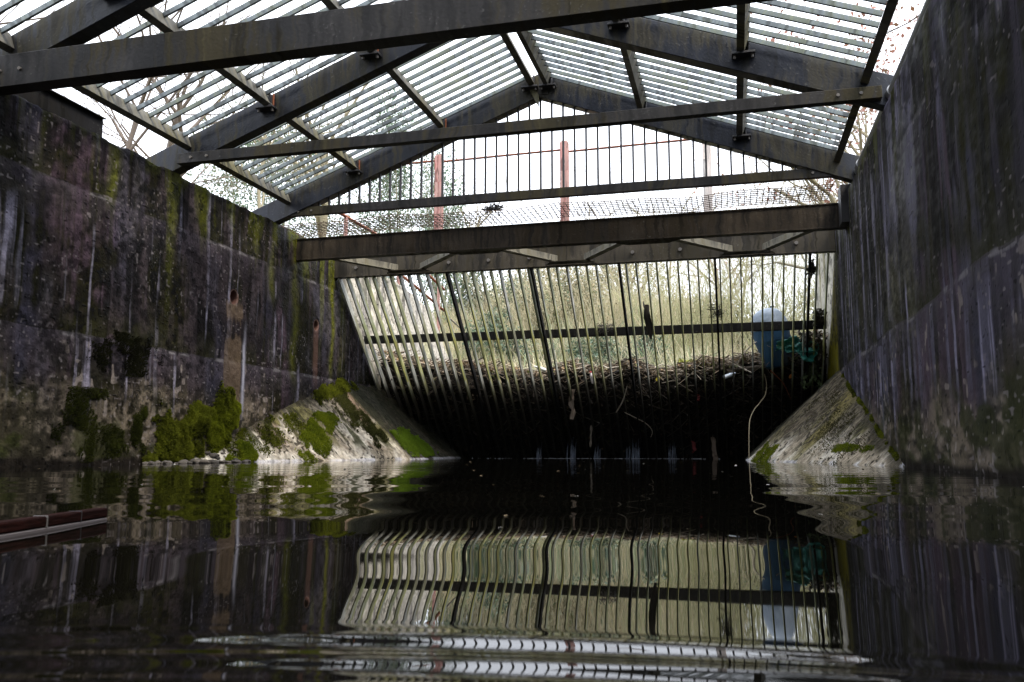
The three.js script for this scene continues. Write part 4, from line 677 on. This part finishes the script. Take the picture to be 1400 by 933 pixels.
function leaves(parent, name, pts, size, cols, seed, top) {
  const R = rng(seed), im = new THREE.InstancedMesh(leafGeo, leafMats.ivy, pts.length), q = new THREE.Quaternion(), e = new THREE.Euler(), mm = new THREE.Matrix4();
  pts.forEach((p, i) => { e.set(R() * 6.28, R() * 6.28, R() * 6.28); q.setFromEuler(e); const s = size * (0.6 + 0.8 * R()); mm.compose(p, q, V(s, s, s)); im.setMatrixAt(i, mm); const c = cols[Math.floor(R() * cols.length)], k = 0.7 + 0.6 * R(); im.setColorAt(i, lin(c[0] * k, c[1] * k, c[2] * k)); });
  im.name = name; im.userData.kind = 'stuff'; parent.add(im); return im;
}
function bareTree(label, x, z, H, seed, o = {}) {
  const R = rng(seed), big = [], small = [], tips = [], y0 = (o.y ?? groundY(x, z)) - 0.2, root = thing('bare_tree', label, 'tree', 'bare winter trees around the channel', V(x, y0, z));
  function grow(p, d, L, r, lev) {
    const n = lev === 0 ? 5 : 3; let a = p.clone(), dir = d.clone();
    for (let i = 0; i < n; i++) {
      dir.add(V((R() - 0.5) * 0.32, (R() - 0.35) * 0.22 + (o.droop && lev > 2 ? -0.12 : 0.04), (R() - 0.5) * 0.32)).normalize();
      const b = a.clone().addScaledVector(dir, L / n), ra = r * (1 - 0.45 * i / n), rb = r * (1 - 0.45 * (i + 1) / n);
      (lev < 2 ? big : small).push(seg(a, b, ra, rb, lev < 2 ? 7 : lev < 4 ? 4 : 3));
      if (lev > 3) tips.push(b.clone());
      if (lev < (o.lev ?? 5) && (lev > 0 || i > 0)) { const k = lev === 0 ? 2 : R() < 0.75 ? 1 + (lev > 2 ? 1 : 0) : 1; for (let c = 0; c < k; c++) { const ax = V(R() - 0.5, R() - 0.5, R() - 0.5).normalize(), nd = dir.clone().applyAxisAngle(ax.cross(dir).normalize(), 0.5 + 0.6 * R()); grow(b, nd, L * (0.52 + 0.22 * R()), rb * 0.62, lev + 1); } }
      a = b;
    }
  }
  grow(V(0, 0, 0), V((R() - 0.5) * 0.2 + (o.lean ?? 0), 1, (R() - 0.5) * 0.2).normalize(), H * 0.55, o.r ?? H * 0.016, 0);
  part('trunk', merge(big), twigMat[o.tone ?? 0], root); if (small.length) part('crown', merge(small), twigMat[o.tone ?? 0], root);
  if (o.leaf) { const pts = tips.filter(() => R() < o.leaf).map(p => p.clone().add(V((R() - 0.5) * 0.2, -0.1 * R(), (R() - 0.5) * 0.2))); leaves(root, 'dry_leaves', pts, 0.10, [[0.22, 0.09, 0.06], [0.26, 0.12, 0.09], [0.16, 0.08, 0.04]], seed + 1); }
  return root;
}
bareTree('bare tree standing outside the left wall, seen through the nearest roof slats', -12.6, -6.6, 11, 201);
bareTree('bare tree behind the left wall beside the middle roof bay', -12.5, -17.5, 9, 202);
bareTree('bare tree behind the left wall beyond the steel channel', -16, -12.0, 11, 203);
bareTree('thin pale tree just past the left end of the gable', -8.4, -16.4, 6.5, 204, { tone: 1 });
bareTree('tree with red brown dead leaves overhanging the right roof slope', 5.4, -13.6, 10.5, 205, { leaf: 0.5, lean: -0.28 });
bareTree('small russet leaved tree behind the right end of the gable', 3.0, -19.5, 6.8, 206, { leaf: 0.35, lean: -0.2, tone: 1 });
bareTree('olive twigged tree leaning over the stream behind the blue drum', 3.4, -24.5, 7.2, 207, { tone: 1, lean: -0.32 });
bareTree('fine bare tree far behind the middle of the gable', -4.5, -40, 8, 208, { y: 5 });
bareTree('fine bare tree far behind the right half of the gable', -0.5, -44, 9, 209, { y: 4.5 });
bareTree('tall bare tree far behind the left half of the gable', -11.5, -36, 10, 210, { tone: 1 });
bareTree('straggly tree on the right bank beyond the wing wall', 5.8, -28, 8, 211, { tone: 1, lean: -0.15, leaf: 0.12 });
bareTree('twiggy sapling close behind the left wall at the nearest roof bay', -9.6, -7.4, 7.0, 221, { r: 0.05 });
bareTree('twiggy sapling close behind the left wall at the middle roof bay', -8.9, -10.6, 6.4, 222, { r: 0.045 });
bareTree('spreading bare sapling behind the left wall near the gable', -8.6, -14.2, 6.0, 223, { r: 0.045, tone: 1 });
bareTree('thin bare tree far behind the gable right of its first red post', -5.4, -34, 7.2, 224, { r: 0.06, tone: 1 });
bareTree('thin bare tree far behind the gable right of the middle red post', -2.2, -33, 7.0, 225, { r: 0.06, tone: 1 });
bareTree('thin bare tree behind the gable near the pale post', 0.4, -31, 6.4, 226, { r: 0.055, tone: 1, leaf: 0.1 });
// evergreen, ivy-covered and scrub growth
const IVY = [[0.075, 0.13, 0.075], [0.095, 0.16, 0.10], [0.055, 0.10, 0.06], [0.14, 0.18, 0.09]], BRAMBLE = [[0.17, 0.18, 0.085], [0.24, 0.22, 0.12], [0.34, 0.29, 0.17], [0.10, 0.14, 0.07]];
function shrub(name, label, cat, x, z, rx, ry, rz, n, size, cols, seed, group, y) {
  const R = rng(seed), y0 = y ?? groundY(x, z) - 0.1, root = thing(name, label, cat, group, V(x, y0, z)), pts = [], st = [], lobes = [];
  for (let i = 0; i < 14; i++) { const a = R() * 6.28, e = R(), r = 0.35 + 0.55 * R(); lobes.push([V(Math.cos(a) * rx * r * Math.sqrt(1 - e * e), ry * (0.25 + 0.75 * e), Math.sin(a) * rz * r * Math.sqrt(1 - e * e)), 0.22 + 0.22 * R()]); }
  for (const [c] of lobes) { st.push(seg(V(c.x * 0.15, 0, c.z * 0.15), V(c.x * 0.6, c.y * 0.55, c.z * 0.6), 0.03, 0.02, 5), seg(V(c.x * 0.6, c.y * 0.55, c.z * 0.6), V(c.x * 1.15, c.y * 1.1, c.z * 1.15), 0.02, 0.006, 4)); for (let k = 0; k < 7; k++) { const d = V(R() - 0.5, R() - 0.25, R() - 0.5).multiplyScalar(1.5 * Math.min(rx, ry)); st.push(seg(c, c.clone().add(d), 0.009, 0.004, 3)); } }
  while (pts.length < n) { const [c, r] = lobes[Math.floor(R() * lobes.length)], d = V(R() - 0.5, R() - 0.5, R() - 0.5).normalize().multiplyScalar(Math.pow(R(), 0.45) * r); pts.push(V(c.x + d.x * rx * 1.3, Math.max(0, c.y + d.y * ry * 1.1), c.z + d.z * rz * 1.3)); }
  part('stems', merge(st), twigMat[1], root); leaves(root, 'foliage', pts, size, cols, seed + 3); return root;
}
shrub('ivy_tree', 'ivy clad evergreen tree behind the left end of the gable', 'tree', -9.8, -24.5, 2.0, 7.0, 2.0, 20000, 0.075, IVY, 301);
shrub('ivy_tree', 'broad ivy covered tree further left beyond the left wall', 'tree', -14.0, -23, 3.0, 6.0, 2.5, 20000, 0.08, IVY, 302);
shrub('ivy_tree', 'dark ivy covered trunk rising right of the ivy clad evergreen', 'tree', -10.2, -29, 1.2, 6.2, 1.2, 9000, 0.075, IVY, 303);
const SP = [
  ['bushy green shrub on the bank straight behind the pale wing wall', -6.6, -23.2, 1.5, 1.7, 1.2, IVY, 3800], ['large green bramble on the slope behind the second stiffener bar', -5.0, -26.0, 1.8, 2.0, 1.4, BRAMBLE, 4200],
  ['blue green bush behind the middle of the screen', -3.6, -22.4, 1.0, 1.5, 0.8, IVY, 4200], ['dark green bush behind the wedged log', -2.0, -22.2, 0.6, 1.3, 0.6, IVY, 3000],
  ['low green bramble behind the cross rail right of mid screen', -2.4, -22.2, 1.1, 0.55, 0.8, IVY, 2200], ['buff bramble high on the bank at the middle of the view', -3.2, -29.0, 2.2, 1.8, 1.4, BRAMBLE, 4200],
  ['buff scrub behind the screen left of the blue drum', -0.6, -27.0, 1.6, 1.2, 1.2, BRAMBLE, 3200], ['low olive scrub behind the blue drum', 1.0, -24.5, 1.5, 1.3, 1.0, BRAMBLE, 4600],
  ['green bramble mound on the upper left bank', -8.0, -27.5, 2.0, 2.0, 1.5, IVY, 4200], ['olive scrub on the far right bank', 3.0, -29.0, 1.8, 1.5, 1.2, BRAMBLE, 2800],
  ['scrubby bush at the top of the bank left of centre', -6.4, -31.0, 2.2, 1.7, 1.4, BRAMBLE, 3600],
];
SP.forEach(([l, x, z, rx, ry, rz, c, n], i) => shrub('shrub', l, 'shrub', x, z, rx, ry, rz, n, 0.085, c, 320 + i, 'shrubs on the upstream bank'));
function thicket(label, x, z, rx, H, rz, n, seed, tone) { // arching bare canes
  const R = rng(seed), root = thing('cane_thicket', label, 'thicket', 'bare cane thickets on the upstream bank', V(x, groundY(x, z) - 0.1, z)), G = [];
  for (let i = 0; i < n; i++) {
    let p = V((R() * 2 - 1) * rx, 0, (R() * 2 - 1) * rz), d = V((R() - 0.5) * 0.9, 1, (R() - 0.5) * 0.9).normalize(); const L = H * (0.45 + 0.55 * R()), k = 6, bendx = (R() - 0.5) * 0.5, bendz = (R() - 0.5) * 0.5; let r = 0.006 + 0.007 * R();
    for (let j = 0; j < k; j++) { const b = p.clone().addScaledVector(d, L / k); G.push(seg(p, b, r, r * 0.8, 3)); r *= 0.8; d.add(V(bendx * 0.6, -0.10 - 0.16 * R() * j / k, bendz * 0.6)).normalize(); if (j > 1 && R() < 0.55) { const e = d.clone().add(V((R() - 0.5) * 1.6, (R() - 0.5) * 0.8, (R() - 0.5) * 1.6)).normalize(); G.push(seg(b, b.clone().addScaledVector(e, L * 0.16), r * 0.7, r * 0.4, 3)); } p = b; }
  }
  const g = merge(G); tag(part('canes', g, caneMat[tone], root), null, null, null, 'stuff'); return root;
}
const caneMat = [std({ color: lin(0.40, 0.36, 0.24), roughness: 0.9 }), std({ color: lin(0.30, 0.30, 0.16), roughness: 0.9 }), std({ color: lin(0.22, 0.26, 0.17), roughness: 0.9 })];
thicket('pale cane thicket filling the bank behind the middle of the screen', -2.6, -26.2, 2.6, 4.2, 0.9, 260, 501, 0);
thicket('buff cane thicket on the bank left of the middle of the screen', -5.2, -25.0, 1.8, 3.8, 0.8, 200, 502, 0);
thicket('olive cane thicket behind and left of the blue drum', 0.0, -24.2, 1.9, 6.2, 0.8, 300, 503, 1);
thicket('olive cane thicket behind the right end of the screen', 2.0, -22.6, 1.4, 6.4, 0.8, 260, 504, 1);
thicket('blue green cane thicket behind the second stiffener bar', -3.9, -23.0, 0.9, 2.4, 0.6, 130, 505, 2);
thicket('low green tangle behind the cross rail at mid screen', -2.0, -21.6, 1.2, 1.3, 0.6, 130, 506, 2);
bareTree('olive twigged tree overhanging the right end of the screen', 3.6, -19.6, 6.0, 212, { tone: 1, lean: -0.42, droop: true, lev: 5 });
{ // dry grass
  const R = rng(77), G = []; for (let k = 0; k < 9; k++) { const a = R() * 6.28, l = 0.5 + 0.5 * R(), t = 0.25 + 0.5 * R(), c = Math.cos(a), s = Math.sin(a), w = 0.011; const q = [[0, 0], [t * 0.3, l * 0.55], [t, l]]; const g = new THREE.BufferGeometry(), P = []; for (const [r, y] of q) { const ww = w * (1 - 0.7 * y / l); P.push(r * c - ww * s, y, r * s + ww * c, r * c + ww * s, y, r * s - ww * c); } g.setAttribute('position', new THREE.Float32BufferAttribute(P, 3)); g.setIndex([0, 1, 3, 0, 3, 2, 2, 3, 5, 2, 5, 4]); g.computeVertexNormals(); G.push(g); }
  const tuft = mergeGeometries(G), N = 10000, im = new THREE.InstancedMesh(tuft, new THREE.MeshPhysicalMaterial({ color: 0xffffff, roughness: 1, side: THREE.DoubleSide, transmission: 0.4, thickness: 0 }), N), mm = new THREE.Matrix4(), q = new THREE.Quaternion(); let k = 0;
  while (k < N) { const x = -13 + 19 * R(), z = -19.5 - 15 * R() * (0.4 + 0.6 * R()), y = groundY(x, z); if (x < XL + 0.2 && z > -20.5) continue; q.setFromAxisAngle(V(0, 1, 0), R() * 6.28); const s = 0.45 + 0.75 * R() * fbm(x, z, 2, 7) * 1.6; mm.compose(V(x, y - 0.03, z), q, V(s, s, s)); im.setMatrixAt(k, mm); const c = R() < 0.62 ? [0.58, 0.52, 0.36] : R() < 0.6 ? [0.40, 0.42, 0.22] : [0.24, 0.31, 0.18], b = 0.75 + 0.4 * R(); im.setColorAt(k, lin(...c.map(v => v * b))); k++; }
  im.name = 'dry_grass'; im.castShadow = im.receiveShadow = true; scene.add(im); tag(im, 'straw coloured winter grass covering the bank beyond the screen', 'grass', null, 'stuff');
}

scene.traverse(o => { if (o.isMesh) { o.castShadow = true; o.receiveShadow = true; } });
renderer.render(scene, camera);
